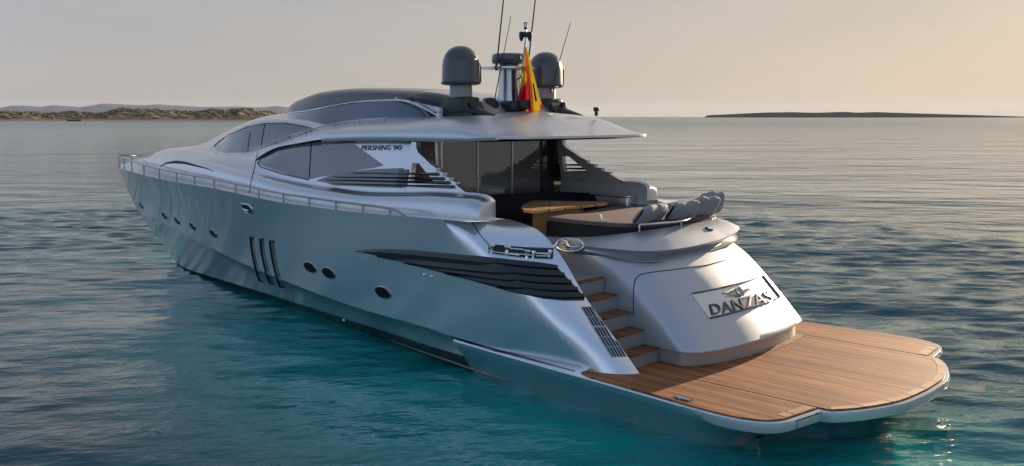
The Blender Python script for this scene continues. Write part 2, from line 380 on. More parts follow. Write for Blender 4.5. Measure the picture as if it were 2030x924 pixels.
# --- deck
mb = MB(); xd = np.linspace(6.2, 27.9, 60); D = []
for x in xd:
    y = float(ysheer(x)); z = float(zsheer(x))
    cb = .36*smooth((x-23.2)/1.2)*smooth((27.6-x)/2.2)
    D.append([(x, y*q, z-.03-.02*(1-q)+cb*max(0, 1-abs(q/.97)**2.2)) for q in (1, .97, .8, .55, .28, 0, -.28, -.55, -.8, -.97, -1)])
D = np.array(D); D[:, 0, 2] += .03; D[:, -1, 2] += .03
k = np.searchsorted(xd, 9.2); mb.grid(D[k:]); 
for sl in (slice(0, 3), slice(8, 11)):
    Dd = D[:k+1, sl].copy()
    for r in Dd:
        r[:, 1] = np.sign(r[0, 1]+r[-1, 1])*np.linspace(*( (abs(r[0, 1]), 2.2) if abs(r[0, 1]) > abs(r[-1, 1]) else (2.2, abs(r[-1, 1]))), 3)
    mb.grid(Dd)
mb.build('foredeck', FOREDECK, yacht)

# --- superstructure, one lofted skin: rows from the deck joint up to the centreline
T = {}
def tab(name, xs, ys): T[name] = (xs, ys)
def tv(name, x): return pchip(T[name][0], T[name][1], x)
tab('zc', [6, 7.7, 8.9, 10.2, 11.7, 13.3, 14.5, 15.8, 17.1, 19, 21, 22.5, 24, 24.7, 25.15], [3.39, 3.37, 3.30, 3.25, 3.28, 3.37, 3.47, 3.55, 3.64, 3.68, 3.66, 3.60, 3.46, 3.30, 3.08])
tab('yc', [6, 9, 14, 15.8, 17.1, 19, 21, 22.5, 24, 24.7, 25.15], [2.42, 2.42, 2.36, 2.28, 2.16, 1.90, 1.50, 1.15, .62, .33, .0])
tab('y0', [6, 13, 15, 17, 19.3, 21, 22.5, 24, 24.7, 25.2], [2.80, 2.76, 2.66, 2.47, 2.13, 1.78, 1.40, .84, .45, 0])
tab('y5', [6, 8.9, 12, 13.9, 14.8, 15.5, 17, 18.1, 20, 22, 24, 24.7, 25.0], [2.22, 2.22, 2.16, 2.08, 2.07, 2.08, 1.98, 1.76, 1.5, 1.02, .50, .25, 0])
tab('z5', [6, 8.9, 12, 13.9, 14.8, 15.5, 17, 18.1, 20, 22, 24, 24.7, 25.0], [4.30, 4.30, 4.22, 4.05, 3.80, 3.72, 3.76, 3.80, 3.84, 3.78, 3.58, 3.40, 3.12])
tab('y6', [8, 10.2, 11.1, 11.9, 12.66, 13.5, 14.2, 16.2, 17.1, 18.1, 20, 22, 24, 24.7, 25.0], [1.72, 1.72, 1.72, 1.72, 1.72, 1.72, 1.72, 1.72, 1.66, 1.44, 1.22, .82, .38, .2, 0])
tab('z6', [8, 10.2, 11.1, 11.9, 12.66, 13.5, 14.2, 16.2, 17.1, 18.1, 20, 22, 24, 24.7, 25.0], [4.72, 4.67, 4.64, 4.59, 4.5, 4.33, 4.20, 3.88, 3.82, 3.84, 3.88, 3.83, 3.65, 3.47, 3.15])
tab('y7', [8, 12, 13.9, 15.7, 16.5, 17.45, 18.4, 20, 22, 24, 24.7, 25.0], [1.34, 1.36, 1.40, 1.42, 1.42, 1.36, 1.20, .75, .5, .2, .1, 0])
tab('z7', [8, 12, 13, 13.9, 14.7, 15.7, 16.5, 17.45, 18.4, 20, 22, 24, 24.7, 25.0], [4.60, 4.56, 4.63, 4.71, 4.73, 4.71, 4.62, 4.40, 4.06, 3.97, 3.86, 3.70, 3.50, 3.17])
tab('z8', [8, 12, 15, 16.4, 17.4, 18.1, 19.5, 20.7, 21.2, 22.5, 24.1, 24.6, 25.0], [4.72, 4.72, 4.82, 4.91, 4.83, 4.75, 4.46, 4.08, 3.92, 3.86, 3.72, 3.55, 3.18])
def sect(x):
    yc, zc, y0 = tv('yc', x), tv('zc', x), tv('y0', x); zd = zsheer(x)-.05
    zc = max(zc, zd+.02)
    y5, z5, y6, z6, y7, z7, z8 = (tv(k, x) for k in ('y5', 'z5', 'y6', 'z6', 'y7', 'z7', 'z8'))
    pts = []
    for a in np.linspace(0, math.pi/2, 9):                       # the rounded bulwark bulge
        e = .62
        pts.append((yc+.03+(y0-yc-.03)*math.cos(a)**e, zd+(zc-.02-zd)*math.sin(a)**.8))
    pts.append((yc, zc)); pts.append((yc-.012, zc+.03))
    up = np.array([(yc-.012, zc+.03), (y5, z5), (y6, z6), (y7, z7), (y7*.55, z7+(z8-z7)*.72), (0, z8)])
    fine = []
    for i in range(len(up)-1):
        n = [8, 6, 6, 5, 6][i]
        for q in range(1, n+1):
            fine.append(up[i]+(up[i+1]-up[i])*q/n)
    fine = np.array(fine)
    # soften the upper polyline
    for _ in range(2):
        f2 = fine.copy(); f2[1:-1] = (fine[:-2]+2*fine[1:-1]+fine[2:])/4; fine = f2
    pts += [tuple(p) for p in fine]
    return np.array([(x, p[0], p[1]) for p in pts])
xsup = np.concatenate([np.linspace(8.85, 18, 60), np.linspace(18.15, 24, 36), np.linspace(24.1, 25.0, 10)])
SS = np.stack([sect(x) for x in xsup], 0)
mb = MB(); mb.sym(SS)
sup = mb.build('superstructure', SILVER2, yacht, auto=42)
# the bulge carries on aft past the deckhouse and ends in a rounded nose
xb2 = np.concatenate([np.linspace(6.78, 8.9, 22)])
BU = np.stack([sect(x)[:11] for x in xb2], 0)
capc = []
for th in np.linspace(0, math.pi/2, 9)[::-1]:
    q = BU[0].copy(); c = math.cos(th); sn = math.sin(th)
    zd = q[:, 2].min(); q[:, 0] = 6.78-.36*sn; 
    q[:, 1] = 2.42+(q[:, 1]-2.42)*(1-.28*(1-c)); q[:, 2] = zd+(q[:, 2]-zd)*(1-.30*(1-c)**1.0)
    capc.append(q)
capc = np.array(capc)[:-1]
BU = np.concatenate([capc, BU], 0)
inner = BU[:, -1].copy(); 
IN = np.stack([BU[:, -1], inner*[1, 0, 1]+[0, 2.30, -.02], inner*[1, 0, 0]+[0, 2.28, 2.15]], 1)
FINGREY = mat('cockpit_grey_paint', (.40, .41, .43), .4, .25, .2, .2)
mb = MB(); mb.sym(IN); mb.build('cockpit_side', FINGREY, yacht)
mb = MB(); mb.sym(BU)
endc = np.array([BU[0][::1], BU[0]*[1, 0, 1]+[0.0, 2.30, 0]]); mb.sym(endc)
bul = mb.build('bulwark', SILVER2, yacht, auto=40)

# --- side fins behind the deckhouse, with an opening for the louvre
def yfin(z): return 2.41-(np.asarray(z)-3.3)*.19
mb = MB()
def fin(poly):
    p = np.array(poly, float)
    for sg in (1, -1): mb.prism_xz([tuple(q) for q in p], sg*yfin(p[:, 1]), sg*(yfin(p[:, 1])-.12))
fin([(8.862, 4.30), (8.862, 3.89), (8.55, 3.89), (8.2, 3.88), (8.42, 4.0), (8.62, 4.10), (8.70, 4.20), (8.72, 4.30)])
fin([(8.862, 3.89), (8.862, 3.54), (8.76, 3.54), (8.76, 3.89)])
fin([(8.55, 3.89), (8.02, 3.54), (7.42, 3.54), (7.42, 3.58), (7.62, 3.60), (7.62, 3.66), (7.82, 3.67), (7.82, 3.74), (8.03, 3.76), (8.03, 3.82), (8.2, 3.88)])
fin([(8.862, 3.54), (8.862, 3.31), (6.75, 3.31), (6.9, 3.36), (7.15, 3.42), (7.42, 3.54)])
side_fin = mb.build('side_fin', SILVER2, yacht, smooth=False)
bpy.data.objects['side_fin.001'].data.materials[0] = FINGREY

# --- hardtop: side band, crown, rolled aft edge, underside
tab('hy0', [5.5, 8, 12, 13.9, 14.8, 15.3, 16.2], [2.26, 2.30, 2.24, 2.13, 2.12, 2.12, 2.0])
tab('hz0', [5.5, 7.2, 8.3, 10, 11, 12, 12.9, 13.9, 14.8, 15.2, 15.6, 16.2], [4.40, 4.37, 4.37, 4.36, 4.33, 4.29, 4.20, 4.08, 3.82, 3.64, 3.60, 3.66])
tab('hy2', [5.5, 16.2], [1.70, 1.70])
tab('hz2', [5.5, 7.5, 8.6, 9.7, 10.2, 11.1, 11.9, 12.66, 13.5, 14.2, 16.2], [4.78, 4.80, 4.78, 4.71, 4.70, 4.68, 4.63, 4.53, 4.36, 4.23, 3.90])
def hsect(u):      # u: nominal station; returns row points port edge -> centre
    rows = []
    ends = np.array([6.50, 6.42, 6.28, 6.05, 5.96, 5.93]); frac = (ends-6.5)
    a = np.clip((9.0-u)/(9.0-6.5), 0, 1); X = u+frac*a**1.5
    y0, z0, y2, z2 = tv('hy0', u), tv('hz0', u), tv('hy2', u), tv('hz2', u)
    hide = smooth((u-11.6)/.8)
    zc1 = (4.86-.005*(u-8)); zc2 = 4.91
    ys_ = [y0, y0-.03, (y0+y2)/2+.10, y2, .9, 0]; zs_ = [z0, z0+.13*min(1, (z2-z0)/.35), z0+(z2-z0)*.66, z2, zc1, zc2]
    zs_[4] -= hide*.35; zs_[5] -= hide*.35
    out = []
    roll = smooth((7.9-u)/(7.9-6.5))**1.3
    for k in range(6):
        zz = zs_[k]-(zs_[k]-4.44)*roll if zs_[k] > 4.44 else zs_[k]+(4.42-zs_[k])*roll
        yy = ys_[k]*(1-.03*roll)
        out.append((X[k], yy, zz))
    P = catmull(out, 26); P[0] = out[0]; P[-1, 1] = 0
    return P
us = np.concatenate([np.linspace(6.5, 8, 22), np.linspace(8.1, 16.15, 66)])
HT = np.stack([hsect(u) for u in us], 0)
mb = MB(); mb.sym(HT)
k8 = np.searchsorted(us, 12.0)
LIP = np.stack([HT[:k8, 0], HT[:k8, 0]-[0, .03, .05], HT[:k8, 0]*[1, .8, 1]-[0, 0, .06], HT[:k8, 0]*[1, 0, 1]-[0, 0, .04]], 1)
# aft lip follows the edge
edge = HT[0]; aft = np.stack([edge, edge-[0, 0, .045], np.stack([edge[:, 0]+.35, edge[:, 1]*.93, edge[:, 2]-.06], 1)], 1)
mb.sym(LIP); mb.sym(aft)
fwdband = np.stack([HT[k8-1:, 0], HT[k8-1:, 0]-[0, .12, -.02]], 1); mb.sym(fwdband)
hard = mb.build('hardtop', SATIN, yacht, auto=42)
mb = MB(); und = []
for u in np.linspace(6.75, 11.5, 12):
    und.append([(u, yq, 4.335) for yq in np.linspace(2.12, -2.12, 9)])
mb.grid(und); mb.build('ceiling_lining', mat('dark_lining', (.09, .09, .095), .6), yacht)

# --- sunroof canopy: glass flanks, black crown
zt = pchip; xz = np.concatenate([np.linspace(8.3, 9.6, 14), np.linspace(9.75, 16.05, 50)])
ztrim = lambda x: pchip([7.4, 8.4, 9.26, 9.9, 10.7, 11.4, 12.2, 13.0, 13.9, 14.4, 15.2, 16.4], [4.86, 4.86, 4.90, 5.08, 5.16, 5.155, 5.12, 5.05, 4.965, 4.93, 4.90, 4.88], x)
zcr = lambda x: pchip([7.4, 8.4, 9.3, 10.4, 11.8, 12.6, 13.8, 15.1, 16.06, 16.45], [5.0, 5.14, 5.29, 5.39, 5.45, 5.47, 5.43, 5.24, 5.04, 4.93], x)
ytr = lambda x: pchip([7.4, 9, 13.5, 15, 16, 16.45], [1.15, 1.18, 1.15, .95, .55, .28], x)
yb = lambda x: pchip([7.4, 9, 13, 14.5, 15.5, 16.45], [1.3, 1.40, 1.40, 1.2, .85, .4], x)
zb_ = lambda x: pchip([7.4, 9, 10, 11, 12.1, 13, 14.5, 16.45], [4.74, 4.72, 4.66, 4.60, 4.52, 4.58, 4.72, 4.84], x)
g1 = np.stack([np.stack([(x, yb(x), zb_(x)), (x, (yb(x)+ytr(x))/2+.02, (zb_(x)+ztrim(x))/2), (x, ytr(x)+.012, ztrim(x)-.01)]) for x in xz])
mb = MB(); mb.sym(g1); rg = mb.build('roof_glass', DKGLASS, yacht)
crown = []
for x in xz:
    yt, z1, z2 = ytr(x), ztrim(x), zcr(x); r = [(x, yt, z1), (x, yt*1.0, z1+(z2-z1)*.14), (x, yt*.985, z1+(z2-z1)*.42), (x, yt*.88, z1+(z2-z1)*.80), (x, yt*.66, z1+(z2-z1)*.965), (x, yt*.3, z2), (x, 0, z2+.012)]
    crown.append(catmull(r, 18))
kc = np.searchsorted(xz, 9.9); cr = np.array(crown); mb = MB(); mb.sym(cr[kc:])
mbA = MB(); mbA.sym(cr[:kc+1])
tip = np.array(crown)[-1]; mb.sym(np.stack([tip, tip*[1, 1, 0]+[.05, 0, 4.84]], 1))
back = np.array(crown)[0]; mbA.sym(np.stack([back, np.stack([back[:, 0]-.25, back[:, 1], np.full(len(back), 4.86)], 1)], 1))
DKCROWN = mat('carbon_black_roof', (.030, .034, .042), .30, 0, .5, .10)
crownobj = mb.build('sunroof', DKCROWN, yacht); mbA.build('roof_fairing', SATIN, yacht)
mb = MB(); xt = np.linspace(9.3, 15.6, 60)
for sg in (1, -1): mb.tube(np.stack([xt, sg*(ytr(xt)+.02), ztrim(xt)-.005], 1), .018, 6)
mb.build('roof_trim', CHROME, yacht)
# swept black legs that carry the domes
mb = MB()
for sg in (1, -1):
    c = np.array([(10.6, 1.02, 5.24), (9.9, 1.12, 5.22), (9.2, 1.22, 5.16), (8.6, 1.27, 5.06), (8.0, 1.3, 4.93), (7.45, 1.32, 4.84)])
    cc = catmull(c, 24); wd = np.interp(np.linspace(0, 1, 24), [0, .3, .8, 1], [.05, .16, .17, .03]); hh = np.interp(np.linspace(0, 1, 24), [0, .3, .7, 1], [.03, .13, .15, .02])
    G = []
    for i in range(24):
        G.append([(cc[i, 0], sg*(cc[i, 1]+wd[i]*1.35*math.cos(a)), cc[i, 2]+hh[i]*math.sin(a)-.02) for a in np.linspace(0, 2*math.pi, 15)])
    mb.grid(np.array(G))
    mb.box((8.45, sg*1.26, 5.02), (.62, .5, .34), bev=.06)
    mb.prism_xz([(7.9, 4.83), (8.9, 4.83), (8.85, 5.1), (8.1, 5.1)], sg*1.05, sg*1.48)
    mb.box((8.02, sg*1.36, 4.96), (.10, .1, .3), bev=.02)
mb.build('dome_bracket', SATBLACK, yacht)

# --- radar domes
for sg in (1, -1):
    mb = MB(); c = (8.45, sg*1.26, 5.44)
    prof = [(.30, -.02), (.385, 0), (.40, .02), (.40, .05), (.385, .06), (.372, .35)]
    prof += [(.372*math.cos(a)**.86, .36+.40*math.sin(a)) for a in np.linspace(.12, math.pi/2-.02, 10)]
    mb.lathe(prof, c, 40); dm = mb.build('radar_dome', DOME, yacht, auto=50)
    mb = MB(); mb.lathe([(.23, -.32), (.225, -.02)], c, 28); mb.build('pedestal', GREYP, dm)
    mb = MB(); mb.tube([(8.45-.26, sg*1.26-.30, 5.47), (8.45-.26, sg*1.26-.30, 5.8), (8.45-.24, sg*1.26-.27, 5.86)], .014, 6); mb.build('cable', BLACK, dm)

# --- radar mast
mb = MB()
G = []
for z, k in ((4.86, 1.3), (5.05, 1.12), (5.4, 1.0), (5.78, .98)):
    G.append([(8.33+.24*k*math.cos(a), .21*k*math.sin(a), z) for a in np.linspace(0, 2*math.pi, 25)])
mb.grid(np.array(G))
mast = mb.build('radar_mast', mat('mast_silver', (.5, .5, .5), .25, .8, .4, .1), yacht)
mb = MB(); mb.box((8.11, .10, 5.36), (.05, .06, .8)); mb.build('mast_slot', SATBLACK, mast)
mb = MB(); pl = [(8.78, .42), (8.6, .50), (8.1, .46), (7.9, .3), (7.9, -.3), (8.1, -.46), (8.6, -.50), (8.78, -.42)]
mb.prism(pl, 5.78, 5.82); mb.build('mast_shelf', STEEL, mast, smooth=False)
mb = MB(); mb.lathe([(.18, 0), (.34, .02), (.36, .05), (.365, .13), (.355, .20), (.32, .225), (.0, .235)], (8.33, 0, 5.87), 40); mb.lathe([(.2, -.05), (.2, .0)], (8.33, 0, 5.87), 24)
mb.build('radar_pod', DOME, mast)
mb = MB(); mb.box((8.1, .12, 5.0), (.5, .5, .24), bev=.1); mb.lathe([(.16, -.14), (.2, -.1), (.2, .08), (.12, .17), (0, .19)], (8.35, .56, 5.0), 20); mb.lathe([(.10, -.02), (.16, .0), (.16, .14), (.1, .16)], (7.85, .05, 4.98), 20)
mb.build('mast_foot_cover', SATBLACK, mast, auto=60)
# light pole with lamps
mb = MB(); a0 = at(1012, 155, y=0); pole = [at(1012, 158, y=.02), at(1024, 158, y=0.0), at(1032, 152, y=0.0), at(1035, 140, y=0), at(1039, 105, y=0), at(1042, 80, y=0), at(1042, 58, y=0)]
mb.tube(catmull(pole, 24), .022, 8); lp = mb.build('light_pole', STEEL, mast)
pt = at(1042, 58, y=0)
mb = MB(); mb.lathe([(.012, -.02), (.04, .02), (.042, .035)], pt, 16); mb.build('lamp_base', SATBLACK, mast); mb = MB(); mb.lathe([(.045, .12), (.05, .135), (.0, .14)], pt, 16); mb.build('lamp_cap', SATBLACK, mast); mb = MB(); mb.lathe([(.07, -.16), (.085, -.10), (.085, -.06)], pt+[0, .0, 0], 6)
mb.build('lamp_housing', SATBLACK, mast)
for q in (-.085, .085): mb = MB(); mb.lathe([(.02, -.24), (.05, -.17), (.05, -.06), (.03, -.05)], pt+RIGHT*q, 12); mb.build('horn', SATBLACK, mast)
mb = MB(); mb.lathe([(.040, .036), (.042, .12)], pt, 16); mb.build('lamp_lens', mat('lamp_lens', (.8, .78, .72), .2), mast)
# antennas
def antenna(p0, p1, r0, r1):
    mb = MB(); P = np.linspace(p0, p1, 12); mb.tube(P, np.linspace(r0, r1, 12), 6)
    mb.lathe([(.03, -.05), (.034, .02), (.02, .09)], p0, 10); mb.build('antenna', mat('antenna_black', (.02, .02, .02), .4), yacht)
def anpx(a, b, y, r0=.016, r1=.009, ext=0):
    p, q = at(*a, y=y), at(*b, y=y); antenna(p, q+(q-p)*ext, r0, r1)
anpx((984, 135), (998, 0), .45, .017, .012, .5)
anpx((1046, 135), (1061, 0), -.45, .017, .012, .5)
anpx((979, 205), (1013, 32), .60, .012, .006)
anpx((1092, 180), (1131, 45), -1.0, .012, .006)

# --- guard rails
mb = MB(); xr = np.concatenate([np.linspace(7.95, 20, 60), np.linspace(20.2, 27.85, 50)])
hr = pchip([7.95, 8.25, 9, 14, 20, 25, 27.85], [.0, .10, .15, .20, .27, .36, .40], xr)
rail = np.stack([xr, ysheer(xr)-.05, zsheer(xr)+hr], 1)
rail = np.vstack([rail, [[27.98, 0.0, zsheer(28)+.41]]])
railS = rail[::-1][1:]*[1, -1, 1]
RAILM = mat('rail_steel', (.34, .34, .36), .22, 1.0)
mb.tube(np.vstack([rail, railS]), .026, 7); gr = mb.build('guard_rail', RAILM, yacht)
for x in (8.4, 9.25, 10.15, 11.1, 12.1, 13.15, 14.25, 15.4, 16.6, 17.9, 19.4, 21.1, 22.9, 24.6, 26.2, 27.3):
    h = float(np.interp(x, xr, hr))
    for sg in (1, -1):
        mb = MB(); y = float(ysheer(x))-.05; z = float(zsheer(x))
        mb.tube([(x, sg*y, z-.05), (x, sg*y, z+h)], .022, 6); mb.build('stanchion', RAILM, gr)
bvS = bvh_of(sup, hard)
def surf_rail(pts, name='handrail', b=bvS, off=.07, posts=4, r=.016):
    P = pline(b, pts, 30, off); mb = MB(); mb.tube(P, r, 7); B0 = pline(b, pts, 30, 0)
    for i in np.linspace(1, len(P)-2, posts).astype(int): mb.tube([B0[i], P[i]], .014, 6)
    return mb.build(name, STEEL, yacht)
surf_rail([(545, 286), (580, 274), (610, 266)], posts=3)
surf_rail([(612, 264.5), (640, 256), (685, 248), (720, 244), (768, 241)], posts=4)

# --- windows and louvres on the port side (mirrored to starboard)
mb = MB()
patch(mb, bvS, [(512, 324), (518, 315), (532, 305), (560, 293), (600, 284.5), (650, 279.5), (692, 278)], [(512, 325), (540, 336), (575, 347), (613, 355.5), (640, 350), (700, 339), (740, 333), (761, 328)], 48, 10, .006, .02, True)
mb.build('saloon_window', GLASS, yacht)
mb = MB()
patch(mb, bvS, [(427, 292), (440, 278), (470, 261), (500, 250.5), (525, 246), (560, 245), (595, 250), (627, 257.5)], [(427, 293), (430, 300), (445, 303), (480, 302), (520, 294), (560, 281), (600, 267), (628, 258)], 44, 9, .006, .02, True)
ph = mb.build('pilothouse_window', GLASS, yacht)
mb = MB()
for pts in ([(617.5, 283), (613, 354)], [(525, 247), (517, 294)], [(496, 262), (491, 300)]):
    P = pline(bvS, pts, 14, .010)
    if len(P) > 2: mb.tube(P, .012, 5)
for pts in ([(424, 291), (434, 281), (455, 267), (490, 252), (525, 245.2), (565, 244.2), (600, 250), (630, 258)], [(511, 325), (517, 331), (560, 345), (612, 356.5)], [(511, 324), (520, 312)]):
    P = pline(bvS, pts, 40, .004); mb.tube(P, .018, 6)
mb.build('window_seal', BLACK, yacht)
mb = MB()
for pts in ([(511, 300), (508, 318), (503, 338), (498, 360), (494, 386)],):
    P = pline(bvS, pts, 24, .001); mb.tube(P, .010, 5)
P = pline(bvS, [(318, 330), (330, 323), (350, 321), (368, 323), (390, 329), (410, 334), (424, 340)], 30, .0)
if len(P) > 3: mb.tube(P, np.interp(np.linspace(0, 1, len(P)), [0, .3, 1], [.01, .045, .008]), 6)
mb.build('panel_seam', SEAM, yacht)
# saloon louvre
bvL = bvh_of(sup, side_fin)
mb = MB()
up_ = [(627, 358.5), (645, 351), (670, 344), (700, 339.5), (740, 335.5), (800, 333)]
lo_ = [(627, 359), (660, 365), (700, 369), (750, 372), (800, 373)]
patch(mb, bvh_of(sup), up_, lo_, 40, 8, .005, .02, True)
lou = mb.build('louvre_window', mat('louvre_glass', (.10, .11, .13), .08, .5, .5, .03), yacht)
for k, (a, b_) in enumerate((((690, 342), (866, 345)), ((655, 350), (878, 354)), ((640, 356), (890, 362)), ((650, 363.5), (900, 370)))):
    mb = MB(); A = at(*a, y=2.38); B = at(*b_, y=2.36); n = 24; P = []
    for q in np.linspace(0, 1, n):
        p = A+(B-A)*q; p[1] = yfin(p[2])+.035; P.append(p)
    P = np.array(P); hq = np.interp(np.linspace(0, 1, n), [0, .6, .8, 1], [.006, .014, .022, .03])[:, None]; e3 = np.array([0, 0, 1.])
    G = np.stack([P+[0, .01, 0]+e3*hq, P+[0, .04, .0], P+[0, .01, 0]-e3*hq, P+[0, -.06, 0]-e3*hq, P+[0, -.06, 0]+e3*hq, P+[0, .01, 0]+e3*hq], 1)
    G[0] = G[0].mean(0); mb.sym(G); 
    e = G[-1][:5]; mb.add(e, [(0, 1, 2, 3, 4)]); mb.add(e*[1, -1, 1], [(4, 3, 2, 1, 0)])
    mb.build('slat', BLACK, lou, auto=20)
mb = MB(); A = at(786, 336, y=2.40); B = at(784, 371, y=2.40); C = at(805, 371, y=2.40); D_ = at(805, 336, y=2.40)
for P in (A, B, C, D_): P[1] = yfin(P[2])+.012
mb.add([A, B, C, D_], [(0, 1, 2, 3)]); mb.add([P*[1, -1, 1] for P in (A, B, C, D_)], [(3, 2, 1, 0)]); mb.build('louvre_post', BLACK, lou)

# --- lettering
def text_mesh(txt, size=1.0, extrude=.0, shear=0., space=1.0):
    c = bpy.data.curves.new('t', 'FONT'); c.body = txt; c.size = size; c.shear = shear; c.extrude = extrude; c.space_character = space; c.resolution_u = 4
    o = bpy.data.objects.new('t', c); COL.objects.link(o); dg = bpy.context.evaluated_depsgraph_get(); dg.update()
    me = bpy.data.meshes.new_from_object(o.evaluated_get(dg)); V = np.array([v.co[:] for v in me.vertices]); F = [tuple(p.vertices) for p in me.polygons]
    bpy.data.objects.remove(o); bpy.data.curves.remove(c); bpy.data.meshes.remove(me); return V, F
def text_on(b, txt, quad, name, m, parent, off=.005, depth=.0, shear=0., sag=0., bold=0., space=1.0):
    V, F = text_mesh(txt, 1.0, .5 if depth else 0., shear, space)
    mn, mx = V.min(0), V.max(0); tl, tr, br, bl = [np.array(q, float) for q in quad]; out = []
    for v in V:
        u = (v[0]-mn[0])/(mx[0]-mn[0]); t = (v[1]-mn[1])/(mx[1]-mn[1])
        q = (bl*(1-u)+br*u)*(1-t)+(tl*(1-u)+tr*u)*t; q = q+np.array([0, sag*4*u*(1-u)])
        h = hit(b, *q)
        if h is None: h = (at(*q, y=2.3), np.array([0, 1., 0]))
        out.append(h[0]+h[1]*(off+(depth*(v[2]-mn[2])/(mx[2]-mn[2]) if depth else 0)))
    mb = MB(); mb.add(out, F); return mb.build(name, m, parent, smooth=False)
text_on(bvL, 'PERSHING', [(719, 288.2), (776, 287.9), (773.5, 297.6), (716, 298.2)], 'side_lettering', SATBLACK, yacht, .008, .004, space=1.05)
text_on(bvL, '90', [(780.5, 287.9), (798, 287.8), (795.5, 297.4), (778, 297.5)], 'side_number', SATBLACK, yacht, .008, .004, space=1.0)

# --- portholes and hull details
bvH = bvh_of(hull)
def porthole(px, py, L, Hh, glass=PORTGLASS):
    h = hit(bvH, px, py)
    if h is None: return
    p, n = h; u = np.cross([0, 0, 1.], n); u /= np.linalg.norm(u); v = np.cross(n, u)
    mb = MB(); th = np.linspace(0, 2*math.pi, 28, endpoint=False)
    sx = np.sign(np.cos(th))*np.abs(np.cos(th))**.95; sy = np.sign(np.sin(th))*np.abs(np.sin(th))**1.12
    def ring(k, o): return p+n*o+np.outer(sx*(L/2+k), u)+np.outer(sy*(Hh/2+k), v)
    G = np.stack([ring(.0, .010), ring(.012, .022), ring(.024, .018), ring(.034, -.03)], 1)
    mb.grid(G, closeu=True); o = mb.build('porthole', RAILM, yacht)
    mb = MB(); mb.add(ring(.006, .018), [tuple(range(28))]); mb.build('glass', glass, o)
for x, y in ((256.5, 392), (280, 407), (326, 427.5), (351, 437.5), (382, 448.5), (423, 463)): porthole(x, y, .42, .22)
for x, y in ((615, 530), (652, 541.5), (759.5, 580)): porthole(x, y, .48, .22)
# mooring hatch
mb = MB(); h = hit(bvH, 490, 414); p, n = h; u = np.cross([0, 0, 1.], n); u /= np.linalg.norm(u); v = np.cross(n, u)
hexa = [(-.30, .0), (-.22, .13), (.16, .13), (.30, .02), (.24, -.13), (-.16, -.13)]
def hx(k, o): return np.array([p+n*o+u*a*k+v*b*k for a, b in hexa])
mb.grid(np.stack([hx(.74, .002), hx(.80, .016), hx(1.0, .014), hx(1.06, -.02)], 1), closeu=True); hatch = mb.build('mooring_port', CHROME, yacht, smooth=False)
mb = MB(); mb.add(hx(.78, .004), [tuple(range(6))]); mb.build('recess', SEAM, hatch); mb = MB(); mb.tube([p+n*.02-u*.14-v*.02, p+n*.03+u*.12-v*.02], .022, 8); mb.tube([p+n*.02+u*.02-v*.07, p+n*.03+u*.02+v*.03], .02, 8); mb.build('cleat', CHROME, hatch)
# three tall hull lights
for (a, b, c_, d_) in (((496.5, 470), (502, 471.5), (520, 557), (514, 557)), ((515.5, 474), (522, 475), (542, 562), (534.5, 562)), ((535, 478), (543, 479), (562, 568), (554.5, 568))):
    mb = MB(); mid = lambda P, Q, t, bow: (P[0]+(Q[0]-P[0])*t-bow*math.sin(math.pi*t), P[1]+(Q[1]-P[1])*t)
    Lf = [mid(a, d_, t, 3.) for t in np.linspace(0, 1, 12)]; Rt = [mid(b, c_, t, 3.) for t in np.linspace(0, 1, 12)]
    patch(mb, bvH, Lf, Rt, 16, 3, .004, .015); o = mb.build('hull_window', mat('hull_window_glass', (.10, .12, .14), .08, .5, .6, .02), yacht)
    mb = MB(); P = pline(bvH, [(q[0], q[1]) for q in Lf]+[(c_[0]+1, c_[1]+1)], 26, .004); mb.tube(P, .026, 6); P = pline(bvH, [Lf[0], Rt[0]], 5, .004); mb.tube(P, .03, 6); mb.build('frame', SEAM, o)
# big quarter vent
mb = MB()
Vt = [(704, 497.2), (730, 496), (760, 496.5), (820, 500), (900, 507), (960, 514), (1030, 522), (1104, 529)]
Vb = [(704, 498), (740, 505.5), (780, 515), (850, 534), (940, 558), (1020, 580), (1080, 593), (1120, 596.5), (1166, 596)]
patch(mb, bvH, Vt, Vb, 60, 10, .003, .03, True); vent = mb.build('side_vent', mat('vent_black', (.008, .009, .011), .30, 0, .3, .1), yacht)
T_ = resample(Vt, 60); B_ = resample(Vb, 60)
for k, f0 in enumerate((.05, .27, .48, .69, .88)):
    # each slat begins on the lower outline and runs aft
    st = [.03, .10, .22, .40, .62][k]; f1 = [.06, .28, .49, .70, .90][k]; pts = []
    for u_ in np.linspace(st, .995, 36):
        i = u_*59; i0 = int(i); fr_ = i-i0; i1 = min(i0+1, 59)
        tq = T_[i0]*(1-fr_)+T_[i1]*fr_; bq = B_[i0]*(1-fr_)+B_[i1]*fr_
        w_ = (u_-st)/(1-st); f = .95*(1-w_)**2.2+f1*(1-(1-w_)**2.2) if k else f1
        pts.append(tq+(bq-tq)*f)
    hs_ = [hit(bvH, *q) for q in pts]; hs_ = [h for h in hs_ if h is not None]
    P = np.array([h[0] for h in hs_]); Nn = np.array([h[1] for h in hs_]); up = np.array([0, 0, 1.])
    wd = np.interp(np.linspace(0, 1, len(P)), [0, .25, .9, 1], [.02, .07, .085, .06])[:, None]
    G = np.stack([P+Nn*.004+up*wd*1.0, P+Nn*.030+up*wd*.25, P+Nn*.055-up*wd*.25, P+Nn*.048-up*wd*.42, P+Nn*.004-up*wd*.40], 1)
    mb = MB(); mb.sym(G); 
    mb.build('slat', mat('vent_slat', (.012, .013, .016), .38, 0, .12, .12) if k == 0 else bpy.data.materials['vent_slat'], vent, auto=30)
